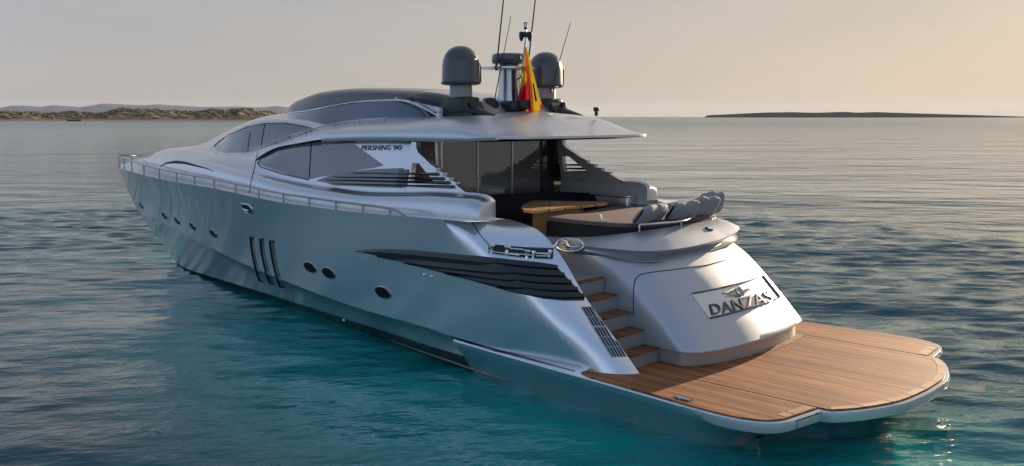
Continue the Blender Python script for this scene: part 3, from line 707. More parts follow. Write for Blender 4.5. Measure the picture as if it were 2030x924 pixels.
# two bright skin fittings, one low drain light
for q in ((842, 545), (856.5, 548.5), (682, 635)):
    h = hit(bvh_of(hull, boot), *q)
    if h: mb = MB(); mb.lathe([(.0, .0), (.035, .0), (.03, .02), (.012, .032)], h[0], 12, tilt=Vector(h[1]).to_track_quat('Z', 'Y').to_matrix()); mb.build('skin_fitting', CHROME, yacht)
# air grille on the wing
gq = [np.array(q, float) for q in ((1152, 609), (1182, 608), (1241, 707), (1212, 708))]
def gp(a, b): return (gq[0]*(1-a)+gq[1]*a)*(1-b)+(gq[3]*(1-a)+gq[2]*a)*b
mb = MB(); patch(mb, bvH, [gp(a, 0) for a in (0, 1)], [gp(a, 1) for a in (0, 1)], 8, 12, .002, .01); grl = mb.build('air_grille', SEAM, yacht)
mb = MB()
for k in range(6):
    P = pline(bvH, [gp(k/5, .0), gp(k/5, 1.)], 20, .008); mb.tube(P, .0085, 5)
for f in (0, .2, .40, .6, .8, 1):
    P = pline(bvH, [gp(0, f), gp(1, f)], 6, .005); mb.tube(P, .005 if f not in (.40,) else .016, 5)
mb.build('grille_bar', SILVERM, grl)
# panel line on top of the wing and fairlead recess
mb = MB(); P = pline(bvH, [(936, 440), (950, 463), (967, 484)], 16, .001); mb.tube(P, .009, 5)
P = pline(bvH, [(967, 484), (1000, 487.5), (1040, 491), (1098, 492.5)], 20, .001); mb.tube(P, .009, 5); mb.build('panel_seam', SEAM, yacht)
mb = MB(); patch(mb, bvH, [(968, 485), (1010, 489.5), (1050, 492.5), (1097, 494)], [(968, 502), (1010, 508), (1050, 512), (1096, 513.5)], 20, 5, .003, .04); fl = mb.build('fairlead_recess', mat('recess_steel', (.05, .045, .042), .25, .9), yacht)
mb = MB()
for k, (q, rr) in enumerate((((976, 492), .055), ((1006, 495), .065), ((1046, 503), .06), ((1058, 505), .045), ((1090, 503), .04))):
    h = hit(bvH, *q); p, n = h; mb.lathe([(rr*.6, -.10), (rr*.5, -.02), (rr, .03), (rr*.9, .055), (0, .06)], p+n*.02, 16, tilt=Matrix.Rotation(.2, 3, 'X'))
for a, b in (((970, 499), (1030, 508)), ((992, 502), (1060, 508)), ((1063, 503), (1088, 504.5)), ((1063, 509), (1088, 509.5)), ((1010, 493), (1040, 496))):
    P = pline(bvH, [a, b], 8, .02); mb.tube(P, .015, 8)
P = pline(bvH, [(968, 485), (968, 502), (1010, 508), (1050, 512.5), (1097, 514), (1097.5, 494)], 40, .002); mb.tube(P, .007, 6)
mb.build('cleat', CHROME, fl)

# ------------------------------------------------------------------ swim platform
out = np.array([(7.0, 2.82), (6.4, 2.87), (5.5, 2.95), (4.6, 3.01), (3.8, 3.06), (3.0, 3.11), (2.2, 3.17), (1.6, 3.215), (1.1, 3.225), (.8, 3.19), (.56, 3.10), (.40, 2.96), (.31, 2.76), (.21, 2.06)])
cen = np.array([(.17, 2.05), (.06, 2.00), (-.17, 1.67), (-.38, 1.17), (-.49, .70), (-.53, 0.0)])
outP = np.vstack([catmull(out[:-1], 44), out[-1:]]); cenP = catmull(cen, 20)
half = np.vstack([outP, cenP]); full = np.vstack([half, (half*[1, -1])[::-1][1:]])
ZP = .716
def inset(poly, d):
    # shift each point towards the inside of the closed outline
    n = len(poly); o = []
    for i in range(n):
        t = poly[min(i+1, n-1)]-poly[max(i-1, 0)]; t = t/max(np.linalg.norm(t), 1e-9)
        o.append(poly[i]+np.array([-t[1], t[0]])*-d)
    return np.array(o)
sgn = 1
def lvl(d, z):
    q = inset(full, d); q = np.stack([q[:, 0], q[:, 1], np.full(len(q), z)], 1); return q
test = inset(full, .1); 
if abs(test[30][1]) > abs(full[30][1]): sgn = -1
def aft_w(): return smooth((2.2-full[:, 0])/1.5)[:, None]
def lv(d_side, d_aft, z):
    w_ = aft_w()[:, 0]; d = d_side*(1-w_)+d_aft*w_; q = np.array([inset(full, sgn*dd)[i] for i, dd in enumerate(d)])
    return np.stack([q[:, 0], q[:, 1], np.full(len(q), z)], 1)
L0 = lv(0, 0, ZP); Lr = lv(-.012, -.015, ZP-.02); L1 = lv(.0, -.02, ZP-.07); L2 = lv(.06, .0, ZP-.16); L3 = lv(.22, .36, .40); L4 = lv(.46, .98, .03); L5 = lv(.56, 1.3, -.4)
mb = MB(); mb.grid(np.stack([L0, Lr, L1, L2, L3, L4, L5], 1))
top = np.stack([L0, L0*[1, .5, 1], L0*[1, 0, 1]], 1); mb.grid(top)
plat = mb.build('swim_platform', SILVER, yacht, auto=35)
mb = MB(); Q = lv(.006, .004, ZP-.09)
w_ = aft_w()[:, 0]; ok = w_ > .25
idx = np.where(ok)[0]; A_ = lv(-.018, -.022, ZP-.012)[idx]; B_2 = lv(.0, -.026, ZP-.075)[idx]; C_ = lv(.05, -.006, ZP-.155)[idx]
tf = np.clip((w_[idx]-.25)/.45, .04, 1)[:, None]; B_2 = A_+(B_2-A_)*tf; C_ = A_+(C_-A_)*tf
mb.grid(np.stack([A_, B_2, C_], 1)); mb.build('platform_trim', mat('pale_silver_trim', (.62, .62, .63), .3, .5, .5, .08), plat)
# teak panels
def teak_panel(poly, name, z=ZP+.004, parent=plat):
    mb = MB(); mb.prism(poly, z-.003, z+.014); return mb.build(name, TEAK, parent, smooth=False)
ci = inset(cenP, sgn*.045); cenfull = np.vstack([ci, (ci*[1, -1])[::-1][1:]])
cpoly = [tuple(q) for q in cenfull]
cpoly = [(3.6, 1.985)]+[(.22, 1.985)]+[q for q in cpoly if q[0] < .2 and abs(q[1]) < 1.975]+[(.22, -1.985), (3.6, -1.985)]
teak_panel(cpoly, 'teak_deck')
oi = inset(outP, sgn*.05); oi = oi[oi[:, 0] < 3.75]
for sg in (1, -1):
    poly = [(3.85, 2.02), (3.85, 2.92)]+[tuple(q) for q in oi if q[1] > 2.1]+[(.27, 2.02)]
    poly = [(a, b*sg) for a, b in poly]; teak_panel(poly if sg == 1 else poly[::-1], 'teak_deck')
LTEAK = teak('pale_teak_margin', (.42, .26, .15), (.33, .19, .10), (.5, .33, .2), plank=.5)
mb = MB(); band = np.stack([np.stack([ci[:, 0], ci[:, 1], np.full(len(ci), ZP+.0215)], 1), np.stack([inset(cenP, sgn*.16)[:, 0], inset(cenP, sgn*.16)[:, 1], np.full(len(ci), ZP+.0215)], 1)], 1)
mb.sym(band[1:]); 
for sg in (1, -1):
    b1 = np.array([(.29, 2.04), (.37, 2.70)]); mb.add([(.29, sg*2.04, ZP+.0215), (.375, sg*2.72, ZP+.0215), (.52, sg*2.70, ZP+.0215), (.44, sg*2.04, ZP+.0215)], [(0, 1, 2, 3)])
mb.build('teak_margin', LTEAK, plat)
# ladder locker face and deck cleat
mb = MB(); f = lambda y, z, o=-.030: (np.interp(y, [2.06, 2.76], [.21, .31])+o, y, z)
pts = [f(2.12, .69), f(2.62, .69), f(2.62, .575), f(2.12, .575)]
mb.tube([pts[0], pts[1], pts[2]], .006, 5); mb.lathe([(.018, -.01), (.018, .01)], f(2.15, .697), 8)
mb.build('locker_seam', SEAM, plat)
mb = MB(); c0 = at(1336, 785, z=ZP+.02); c1 = at(1374, 796, z=ZP+.02); dv = c1-c0; nv = np.array([-dv[1], dv[0], 0])/np.linalg.norm(dv)*.05
mb.add([c0-nv, c1-nv, c1+nv, c0+nv], [(0, 1, 2, 3)]); dc = mb.build('deck_cleat_slot', SEAM, plat)
mb = MB(); mb.tube([c0+dv*.15+[0, 0, .005], c0+dv*.85+[0, 0, .005]], .018, 6); mb.tube([c0+dv*.35-nv, c0+dv*.35+nv], .014, 5); mb.build('cleat_bar', CHROME, dc)
# ledge seam on the wedge
mb = MB(); P = np.stack([np.linspace(5.9, 4.0, 20), np.interp(np.linspace(5.9, 4.0, 20), [4, 5.9], [2.90, 2.86]), np.full(20, ZP+.004)], 1); mb.tube(P, .006, 5); mb.build('ledge_seam', SEAM, plat)

# ------------------------------------------------------------------ transom block
lipP = np.array([(6.2, 1.50), (4.6, 1.50), (3.7, 1.52), (3.1, 1.54), (2.86, 1.53), (2.72, 1.43), (2.58, 1.26), (2.48, .95), (2.42, .5), (2.39, 0), (2.39, -.5), (2.42, -.95), (2.48, -1.4), (2.55, -1.8), (2.64, -2.08), (2.85, -2.2), (3.4, -2.25), (5.0, -2.25)])
topP = np.array([(6.6, 1.42), (5.6, 1.44), (5.05, 1.44), (4.7, 1.40), (4.45, 1.31), (4.24, 1.18), (4.06, 1.0), (3.9, .76), (3.8, .42), (3.76, 0), (3.75, -.45), (3.77, -.85), (3.82, -1.2), (3.9, -1.55), (4.03, -1.85), (4.25, -2.0), (4.7, -2.08), (5.6, -2.1)])
lipC = catmull(lipP, 90); topC = catmull(topP, 90)
# re-sample both curves at matching control parameters
def by_ctrl(P, n=6):
    out = []
    Q = np.vstack([2*P[0]-P[1], P, 2*P[-1]-P[-2]])
    for i in range(len(P)-1):
        p0, p1, p2, p3 = Q[i:i+4]
        for t in np.linspace(0, 1, n, endpoint=False):
            out.append(.5*((2*p1)+(-p0+p2)*t+(2*p0-5*p1+4*p2-p3)*t*t+(-p0+3*p1-3*p2+p3)*t**3))
    out.append(P[-1]); return np.array(out)
lipC = by_ctrl(lipP); topC = by_ctrl(topP)
zl = np.linspace(1.0, 2.36, 24); TR = []
for z in zl:
    q = (z-1.0)/1.36; wx = np.interp(z, [1.0, 1.35, 1.67, 2.0, 2.2, 2.36], [0, .215, .43, .66, .82, 1.0])
    P = lipC*(1-wx)+topC*wx
    # the port shoulder is fuller: keep the wall plumb low down
    TR.append(np.stack([P[:, 0], P[:, 1], np.full(len(P), z)], 1))
TR = np.array(TR).transpose(1, 0, 2)
for _ in range(2): TR[:, 1:-1] = (TR[:, :-2]+2*TR[:, 1:-1]+TR[:, 2:])/4
mb = MB(); mb.grid(TR)
# rounded lower lip, then the plinth under it
pl = by_ctrl(np.array([(6.2, 1.46), (4.6, 1.46), (3.7, 1.47), (3.1, 1.48), (2.90, 1.47), (2.80, 1.36), (2.68, 1.16), (2.56, .85), (2.48, .45), (2.45, 0), (2.45, -.45), (2.48, -.9), (2.53, -1.3), (2.60, -1.7), (2.72, -2.0), (2.95, -2.12), (3.4, -2.18), (5.0, -2.2)]))
z3 = lambda P, z: np.stack([P[:, 0], P[:, 1], np.full(len(P), z)], 1)
mb.grid(np.stack([TR[:, 0], z3(lipC, .975), z3(lipC*.6+pl*.4, .965)], 1))
tran = mb.build('transom', SILVERM, yacht, auto=40)
mb = MB(); mb.grid(np.stack([z3(lipC*.5+pl*.5, .97), z3(pl, .96), z3(pl, .71)], 1)); mb.build('transom_plinth', mat('plinth_grey', (.40, .385, .375), .35, .5, .3, .1), tran)
# grey margin at the plinth foot
foot = by_ctrl(np.array([(2.66, 1.02), (2.50, .5), (2.46, 0), (2.46, -.45), (2.49, -.9), (2.54, -1.3), (2.61, -1.7), (2.74, -2.02)])); f2 = foot-[.13, 0]; f2[:, 0] = foot[:, 0]-np.interp(foot[:, 1], [-2, -1.2, .3, 1], [.17, .15, .03, .0])
mb = MB(); mb.grid(np.stack([z3(foot, ZP+.023), z3(f2, ZP+.023)], 1)); mb.build('plinth_margin', LTEAK, tran)
# coaming with its overhanging lip
lipE = by_ctrl(np.array([(6.5, 1.52), (5.75, 1.55), (5.2, 1.53), (4.72, 1.48), (4.3, 1.35), (4.02, 1.18), (3.83, .98), (3.74, .68), (3.70, .35), (3.68, 0), (3.68, -.4), (3.69, -.8), (3.73, -1.15), (3.78, -1.5), (3.90, -1.88), (4.10, -2.08), (4.6, -2.18), (5.6, -2.2)]))
ze = by_ctrl(np.array([(0, 2.52), (1, 2.53), (2, 2.53), (3, 2.52), (4, 2.51), (5, 2.50), (6, 2.50), (7, 2.50), (8, 2.50), (9, 2.505), (10, 2.515), (11, 2.53), (12, 2.55), (13, 2.58), (14, 2.63), (15, 2.67), (16, 2.7), (17, 2.72)]))[:, 1]
lipI = by_ctrl(np.array([(6.5, 1.20), (5.9, 1.20), (5.5, 1.18), (5.1, 1.13), (4.78, 1.05), (4.55, .95), (4.40, .80), (4.30, .55), (4.24, .3), (4.21, 0), (4.2, -.4), (4.22, -.75), (4.26, -1.05), (4.32, -1.35), (4.42, -1.6), (4.6, -1.75), (5.0, -1.85), (5.7, -1.9)]))
zi = np.interp(np.linspace(0, 17, len(lipI)), [0, 1.0, 2, 3, 5, 7.5, 17], [2.52, 2.56, 2.60, 2.64, 2.70, 2.77, 2.82])
v3 = lambda P, z: np.stack([P[:, 0], P[:, 1], z], 1)
inw = lambda d: lipE+(lipI-lipE)/np.linalg.norm(lipI-lipE, axis=1, keepdims=True)*d
blend = smooth((np.linspace(0, 17, len(lipE))-2.0)/3.0)
bl3 = blend[:, None]
under = np.stack([v3(lipI-(lipI-lipE)*.0, zi), v3(lipI*.66+lipE*.34, zi*.66+ze*.34+.035), v3(lipI*.33+lipE*.67, zi*.33+ze*.67+.045), v3(inw(.03), ze+.015), v3(lipE, ze),
      v3(inw(.012), ze-.022), v3(inw(.03+.15*bl3), ze-.06-.06*blend[:]), v3(inw(.03+.10*bl3), ze-.075-.085*blend), v3(inw(.03), ze-.085-.09*blend), v3(inw(.035), ze-.095-.105*blend), v3(inw(.16), np.minimum(ze-.10-.12*blend, 2.345)), v3(inw(.4), np.full(len(ze), 2.33))], 1)
mb = MB(); mb.grid(under)
lid = np.stack([v3(lipI, zi), v3(np.stack([lipI[:, 0]*.0+np.maximum(lipI[:, 0], 5.2), lipI[:, 1]*.6], 1), zi-.02), v3(np.stack([lipI[:, 0]*.0+5.6, lipI[:, 1]*.0], 1), zi*0+2.7)], 1); mb.grid(lid)
coam = mb.build('sunpad_coaming', SILVERM, yacht, auto=30)
bvT = bvh_of(tran); bvC = bvh_of(coam)
# seams of the garage door
mb = MB()
for pts in ([(1256, 626), (1255.5, 600), (1256, 570), (1260, 552), (1270, 544), (1290, 540), (1340, 534), (1400, 526), (1440, 515), (1478, 498)],):
    P = pline(bvT, pts, 60, .002); mb.tube(P, .009, 5)
mb.build('garage_door_seam', SEAM, tran)
# name plate recess, emblem, name
cor = [np.array(q) for q in ((1371, 582.5), (1512, 547.5), (1546, 589.5), (1407, 631))]
def pq(a, b): return (cor[0]*(1-a)+cor[1]*a)*(1-b)+(cor[3]*(1-a)+cor[2]*a)*b+np.array([0, 3.2*4*a*(1-a)*1.0])
mb = MB(); PM = mat('plate_silver', (.60, .60, .61), .22, .8, .6, .05)
patch(mb, bvT, [pq(a, 0) for a in np.linspace(0, 1, 12)], [pq(a, 1) for a in np.linspace(0, 1, 12)], 24, 8, .004, .01); plate = mb.build('name_plate', PM, tran)
mb = MB()
def strip(pts, wpx, off=.01):
    P = pline(bvT, pts, 24, off); mb.tube(P, wpx, 6)
strip([pq(a, 0) for a in np.linspace(0, 1, 12)], .016); strip([pq(1, b) for b in np.linspace(0, 1, 8)], .03); strip([pq(a, 1) for a in np.linspace(0, 1, 12)], .018)
mb.build('plate_shadow_frame', mat('frame_dark', (.10, .10, .12), .3, .6), plate)
mb = MB(); strip([pq(0, b) for b in np.linspace(0, 1, 8)], .009, .006); mb.build('plate_edge', CHROME, plate)
LET = mat('letter_chrome', (.11, .11, .12), .2, 1.0)
text_on(bvT, 'DANZAS', [(1405, 604.5), (1521, 574.5), (1533, 597.5), (1411, 625)], 'name_lettering', LET, plate, .006, .022, sag=3.0, space=1.05)
mb = MB()   # winged badge
wing_t = [(1431, 581), (1450, 577.5), (1458, 573), (1464, 571.5), (1471, 571), (1478, 568), (1491, 563)]
wing_b = [(1431, 582), (1450, 584), (1456, 587.5), (1462, 589.5), (1470, 587), (1478, 580), (1491, 564)]
patch(mb, bvT, wing_t, wing_b, 26, 6, .022, .0); em = mb.build('emblem', mat('emblem_metal', (.23, .21, .20), .3, .9), plate)
mb = MB(); h = hit(bvT, 1465, 579); p, n = h; u = np.cross([0, 0, 1.], n); u /= np.linalg.norm(u); v = np.cross(n, u); th = np.linspace(0, 2*math.pi, 24, endpoint=False)
mb.tube(p+n*.028+np.outer(np.cos(th)*.095, u)+np.outer(np.sin(th)*.095, v), .014, 6, closed=True)
for q in (-.05, 0, .05): mb.tube([p+n*.028+u*q-v*.06, p+n*.028+u*q*1.3+v*.06], .009, 5)
for k in range(3):
    for sg in (-1, 1): mb.tube(pline(bvT, [(1465+sg*8, 578-sg*2+k*2.6), (1465+sg*(27-k*6), 579-sg*(9-k*2)+k*2.2)], 8, .024), .007, 5)
mb.build('emblem_relief', CHROME, em)
# rail along the coaming
mb = MB(); rp = [(1265, 458), (1267, 452.5), (1273, 450), (1300, 448.5), (1350, 443), (1400, 435.5), (1432, 428), (1438, 428), (1438, 434)]
RP = []
for q in rp[1:-1]:
    # follow the inner edge of the coaming
    best = min(np.linspace(0, 1, 200), key=lambda t: abs(q[0]-((lambda P: 1015+FPX*np.dot(P-CAM_POS, RIGHT)/np.dot(P-CAM_POS, FWD))(np.array([*[np.interp(t, np.linspace(0, 1, len(lipI)), (lipI*.9+lipE*.1)[:, k]) for k in (0, 1)], 2.9])))))
    b2 = [np.interp(best, np.linspace(0, 1, len(lipI)), (lipI*.9+lipE*.1)[:, k]) for k in (0, 1)]
    RP.append((b2[0], b2[1], 2.90))
RP = np.array(RP); RP = np.vstack([RP[0]-[0, 0, .13], RP, RP[-1]-[0, 0, .12]]); rc = catmull(RP, 50); mb.tube(rc, .017, 8)
for f in (.38, .72): i = int(f*49); mb.tube([rc[i], rc[i]-[0, 0, .14]], .013, 6)
mb.build('coaming_rail', CHROME, coam)
mb = MB(); P = pline(bvC, [(1399, 452), (1404, 456.5), (1412, 457)], 10, .01); 
if len(P) > 2: mb.tube(P, .02, 6)
mb.build('grab_slot', SEAM, coam)
# mooring fitting at the stair head
mb = MB(); h = hit(bvh_of(coam, tran), 1131, 484)
p = h[0] if h else at(1131, 484, y=1.5); n = h[1] if h else np.array([0, 1., .2]); n = np.array([-.25, .85, .45]); n /= np.linalg.norm(n)
p = at(1130, 486, y=1.56)
u = np.cross([0, 0, 1.], n); u /= np.linalg.norm(u); v = np.cross(n, u); th = np.linspace(0, 2*math.pi, 32, endpoint=False)
el = lambda a, b, o: p+n*o+np.outer(np.cos(th)*a, u)+np.outer(np.sin(th)*b, v)
mb.tube(el(.27, .125, .02), .018, 8, closed=True); ms = mb.build('mooring_fitting', CHROME, yacht)
mb = MB(); mb.add(el(.265, .12, .005), [tuple(range(32))]); mb.build('fitting_bowl', mat('bowl_bronze', (.46, .36, .28), .3, .9), ms)
mb = MB(); mb.tube(catmull([p+n*.03-u*.16+v*.05, p+n*.06-u*.05+v*.05, p+n*.07+u*.02-v*.04, p+n*.07+u*.12-v*.05, p+n*.04+u*.2-v*.02], 16), .028, 8); mb.tube([p+n*.02-u*.10-v*.05, p+n*.05-u*.02-v*.06], .03, 8)
mb.tube([p+n*.03-u*.25+v*.02, p+n*.06-u*.30-v*.10, p+n*.05-u*.30-v*.24], .026, 8); mb.build('fitting_horn', CHROME, ms)

# ------------------------------------------------------------------ stairs
mb = MB(); x0 = 3.34; rz = .26; run = .295; zs0 = .71
prof = []
for k in range(5):
    prof += [(x0+run*k+.02, zs0+.25*0+rz*k), (x0+run*k+.02, zs0+rz*(k+1)-.03)]
prof += [(x0+run*5+.6, zs0+rz*5-.03), (x0+run*5+.6, zs0)]
# riser blocks
for k in range(5):
    mb.box(((x0+run*k+.03+6.6)/2, 1.92, zs0+rz*(k+.5)-.018), (6.6-(x0+run*k+.03), .86, rz-.004))
st = mb.build('stairs', mat('stair_grey', (.30, .31, .33), .42, .4, .2, .2), yacht, smooth=False)
for k in range(5):
    mb = MB(); z = zs0+rz*(k+1)-.02; xn = x0+run*k; d = run+.03 if k < 4 else .75
    mb.prism([(xn, 1.52), (xn+d, 1.50), (xn+d, 2.28), (xn-.03, 2.28)], z, z+.022); mb.build('tread', TREAD, st, smooth=False)

# ------------------------------------------------------------------ cockpit
mb = MB(); mb.add([(4.6, 2.28, 2.02), (9.2, 2.28, 2.02), (9.2, -2.28, 2.02), (4.6, -2.28, 2.02)], [(0, 1, 2, 3)]); mb.build('cockpit_floor', DECKG, yacht)
mb = MB()   # smoked door wall
for y0, y1 in ((1.42, .30), (.27, -.76), (-.79, -1.72)):
    mb.box((9.02, (y0+y1)/2, 3.18), (.03, y0-y1, 2.32))
gd = mb.build('glass_door', DOORGLASS, yacht, smooth=False)
mb = MB()
for y in (.285, -.775): mb.box((9.0, y, 3.18), (.035, .022, 2.32))
mb.build('door_frame', STEEL, gd, smooth=False)
mb = MB(); mb.box((9.0, -1.80, 3.18), (.09, .16, 2.34)); mb.box((9.0, 1.50, 3.9), (.07, .07, .9)); mb.build('door_post', BLACK, gd, smooth=False)
mb = MB(); a, b_ = at(861, 281, y=1.95), at(861, 334, y=1.95); a[0] = b_[0] = 8.42
mb.tube([a, b_], .035, 10); mb.tube([a+[-.08, -.06, 0], b_+[-.08, -.06, 0]], .018, 8); mb.build('roof_post', mat('post_ivory', (.62, .58, .52), .25, .5), yacht)
mb = MB(); mb.box((9.02, 1.85, 3.95), (.1, .72, .8)); mb.build('wood_cabinet', mat('cabinet_wood', (.16, .10, .06), .4), yacht)
mb = MB(); mb.box((9.06, 0, 2.6), (.08, 4.4, 1.2)); mb.box((9.1, -2.05, 3.2), (.1, .36, 2.3)); mb.build('saloon_bulkhead', SATBLACK, yacht, smooth=False)
mb = MB()   # curved settee round the forward end of the cockpit
back = catmull([(7.3, 2.05), (8.3, 1.98), (8.75, 1.6), (8.85, .8), (8.85, -.6), (8.7, -1.5), (8.3, -1.95), (7.6, -2.05)], 50)
inn = catmull([(7.3, 1.45), (7.9, 1.4), (8.1, 1.2), (8.15, .6), (8.15, -.5), (8.05, -1.05), (7.9, -1.3), (7.6, -1.4)], 50)
ob = back+(back-inn)/np.linalg.norm(back-inn, axis=1, keepdims=True)*.02; m1 = back*.72+inn*.28
mb.grid(np.stack([z3(ob, 2.05), z3(ob, 3.06), z3(back*.95+inn*.05, 3.10), z3(back*.85+inn*.15, 3.06), z3(m1, 2.52), z3(inn*.95+back*.05, 2.50), z3(inn, 2.44), z3(inn, 2.06)], 1))
mb.build('settee', NAVY, yacht, auto=60)
mb = MB(); a = at(1030, 408, z=2.5)
mb.box((7.2, -2.12, 2.56), (1.0, .30, 1.02), bev=.02); bc = mb.build('bar_cabinet', STEEL, yacht)
mb = MB(); mb.box((8.05, -2.10, 2.55), (.62, .28, 1.0), bev=.02); mb.build('cabinet_side', mat('dark_steel', (.10, .10, .11), .3, .6), bc)
mb = MB(); mb.box((7.2, -2.11, 3.08), (1.06, .34, .035), bev=.01); mb.build('worktop', CHROME, bc)
# navigation lamps on the hardtop
mb = MB(); p = at(871, 231, y=1.55); mb.box(p+[0, 0, .03], (.09, .09, .10)); mb.box(p+[0, 0, .13], (.12, .12, .09), bev=.02); mb.build('lamp_unit', WHITEP, yacht)
p2 = hit(bvS, 1182, 229); p2 = p2[0] if p2 else at(1182, 229, y=-1.4)
mb = MB(); mb.box(p2+[0, 0, .05], (.05, .05, .12)); mb.box(p2+[0, 0, .13], (.10, .10, .09), bev=.02); mb.build('lamp_unit', SATBLACK, yacht)
mb = MB(); P = [at(803, 181, y=1.0), at(784, 196, y=1.2), at(790, 198, y=1.25), at(812, 202, y=1.35), at(840, 214, y=1.5), at(869, 230, y=1.55)]
mb.tube(catmull(P, 30), .018, 7); mb.build('cable_guard', CHROME, yacht)
# bow gear
mb = MB(); mb.lathe([(.16, 0), (.14, .1), (.10, .14), (.13, .24), (0, .26)], (25.75, .35, zsheer(26)-.03), 16); mb.lathe([(.16, 0), (.14, .1), (.10, .14), (.13, .24), (0, .26)], (25.75, -.35, zsheer(26)-.03), 16)
mb.tube([(25.6, .0, 3.07), (27.5, 0, 3.08)], .05, 8); mb.build('windlass', CHROME, yacht)
mb = MB(); mb.box((25.1, -.45, 3.16), (.35, .6, .36), bev=.08); mb.build('bow_seat', mat('bow_seat_blue', (.03, .035, .07), .6), yacht)

# ------------------------------------------------------------------ loose things on board
tz = 2.99
tbl = thing('cockpit_table', 'varnished wooden table with a tapering top standing in the cockpit', 'table', at(1090, 440, z=2.04))
mb = MB(); tp = [at(*q, z=tz) for q in ((1033, 409), (1052, 399), (1062, 397.5), (1200, 399.5), (1204, 402), (1060, 418), (1038, 416))]
tp = [(p[0], p[1]) for p in tp]; mb.prism(tp, tz-.05, tz); mb.build('tabletop', TABLE, tbl, smooth=False)
c = np.mean(tp, 0); mb = MB(); pp = [np.array(at(*q, z=tz-.05)) for q in ((1056, 417), (1062, 410), (1158, 405), (1150, 411))]
mb.prism([(q[0], q[1]) for q in pp], 2.025, tz-.052); mb.build('pedestal', mat('table_leg_wood', (.46, .27, .13), .45), tbl, smooth=False)
mb = MB(); mb.lathe([(.03, 0), (.03, .008)], (*(np.array(at(1083, 402, z=tz))[:2]), tz), 12); mb.build('table_fitting', CHROME, tbl)

sp = thing('sun_pad', 'dark mauve sun pad with black sides lying on the stern coaming', 'sun pad', (5.6, -.5, 2.72))
padp = np.array([(6.45, .88), (6.0, .93), (5.3, .92), (4.75, .80), (4.42, .45), (4.34, 0), (4.34, -.7), (4.36, -1.5), (4.5, -2.0), (5.0, -2.15), (6.3, -2.0), (6.85, -1.75)])
pc = by_ctrl(np.vstack([padp, padp[:1]]), 6)
cc_ = pc.mean(0); sh = lambda k: cc_+(pc-cc_)*k
mb = MB(); mb.grid(np.stack([z3(sh(1.0), 2.12), z3(sh(1.005), 2.74), z3(sh(1.0), 2.80), z3(sh(.985), 2.815)], 1)); mb.build('pad_base', NAVY, sp)
mb = MB(); dome_ = lambda k, z: z3(sh(k), z)
mb.grid(np.stack([dome_(.985, 2.812), dome_(.985, 2.86), dome_(.965, 2.885), dome_(.7, 2.90), dome_(.35, 2.905), dome_(.001, 2.905)], 1)); mb.build('pad_top', MAUVE, sp)
mb = MB(); q0 = at(1178, 424, z=2.905); mb.tube([at(1183, 424, z=3.0), at(1190, 426, z=2.99), at(1193, 436, z=2.915), at(1207, 437, z=2.915)], .018, 6); mb.build('pad_strap', WHITEP, sp)

def bolster(x, y, rz, L, Hh, th, tilt, label):
    root = thing('bolster_cushion', label, 'cushion', (x, y, 2.90), 'bolsters along the sun pad')
    mb = MB(); nu, nv = 26, 14; G = []
    Rm = Matrix.Rotation(rz, 3, 'Z') @ Matrix.Rotation(tilt, 3, 'Y'); rr = random.Random(int(abs(y)*100)+3)
    ph = [rr.uniform(0, 6) for _ in range(6)]
    for i in range(nu+1):
        u = -1+2*i/nu; row = []
        for j in range(nv+1):
            a = 2*math.pi*j/nv; cu = max(0., 1-abs(u)**8)**.5
            zz = math.sin(a); tk = math.cos(a)
            e_ = max(0, zz-.45)/.55
            ww = (.010*math.sin(6.3*u+ph[0])+.005*math.sin(17*u+ph[1])+.012*math.sin(2.9*u+ph[3]))*e_+.004*math.sin(7*u+4*zz+ph[4])
            zs2 = (.5+.5*np.sign(zz)*abs(zz)**.7)*Hh*(.90+.10*cu)+ww
            p = Vector((np.sign(tk)*abs(tk)**.7*th/2*(.25+.75*cu)*(1.1-.35*(.5+.5*zz))+.008*math.sin(6*u+ph[5]+3*zz), u*L/2*(1-.04*abs(zz)), zs2))
            p = Rm @ p; row.append((x+p.x, y+p.y, 2.885+p.z))
        G.append(row)
    mb.grid(np.array(G)); mb.build('cushion', CUSH, root, auto=70); return root
bolster(4.60, .24, R(10), 1.02, .40, .20, R(-38), 'grey bolster on the sun pad nearest the stairs, widest and first of four')
bolster(4.50, -.66, R(0), .86, .40, .20, R(-36), 'grey bolster second from the stairs, between the widest and the third')
bolster(4.52, -1.42, R(-6), .74, .43, .20, R(-32), 'crumpled grey bolster third from the stairs')
bolster(4.68, -1.98, R(-24), .56, .46, .20, R(-24), 'pale grey bolster at the far end of the sun pad beside the rail tip')

# the ensign
fg = thing('ensign_flag', 'red and yellow striped flag hanging in folds from the mast pole', 'flag', at(1042, 92, y=0))
RED = mat('flag_red', (.55, .02, .035), .75); YEL = mat('flag_yellow', (.66, .42, .035), .75)
for m_, c_ in ((RED, (.6, .03, .04, 1)), (YEL, (.8, .55, .05, 1))):
    N, L, b = nodes(m_); tr = N.new('ShaderNodeBsdfTranslucent'); tr.inputs[0].default_value = c_; mxs = N.new('ShaderNodeMixShader'); mxs.inputs[0].default_value = .16
    L.new(b.outputs[0], mxs.inputs[1]); L.new(tr.outputs[0], mxs.inputs[2]); L.new(mxs.outputs[0], N['Material Output'].inputs['Surface'])
mb = MB(); nu, nv = 36, 40; P = np.zeros((nu+1, nv+1, 3))
for i in range(nu+1):
    u = i/nu
    for j in range(nv+1):
        v = j/nv; l = np.array([1041.5-(18*v**1.1), 91+128*v]); r = np.array([1043+(33*v**.95), 91+131*v]); q = l+(r-l)*u
        q[1] += 6*math.sin(math.pi*u*1.3)*v*(1 if v > .8 else .4)-8*(v**6)*(1-u)*.4
        P[i, j] = at(*q, y=-.02); dpt = .13*v*math.sin(u*13+1.2*v)+.05*v*math.sin(u*29+4*v)
        P[i, j] += -_h*dpt
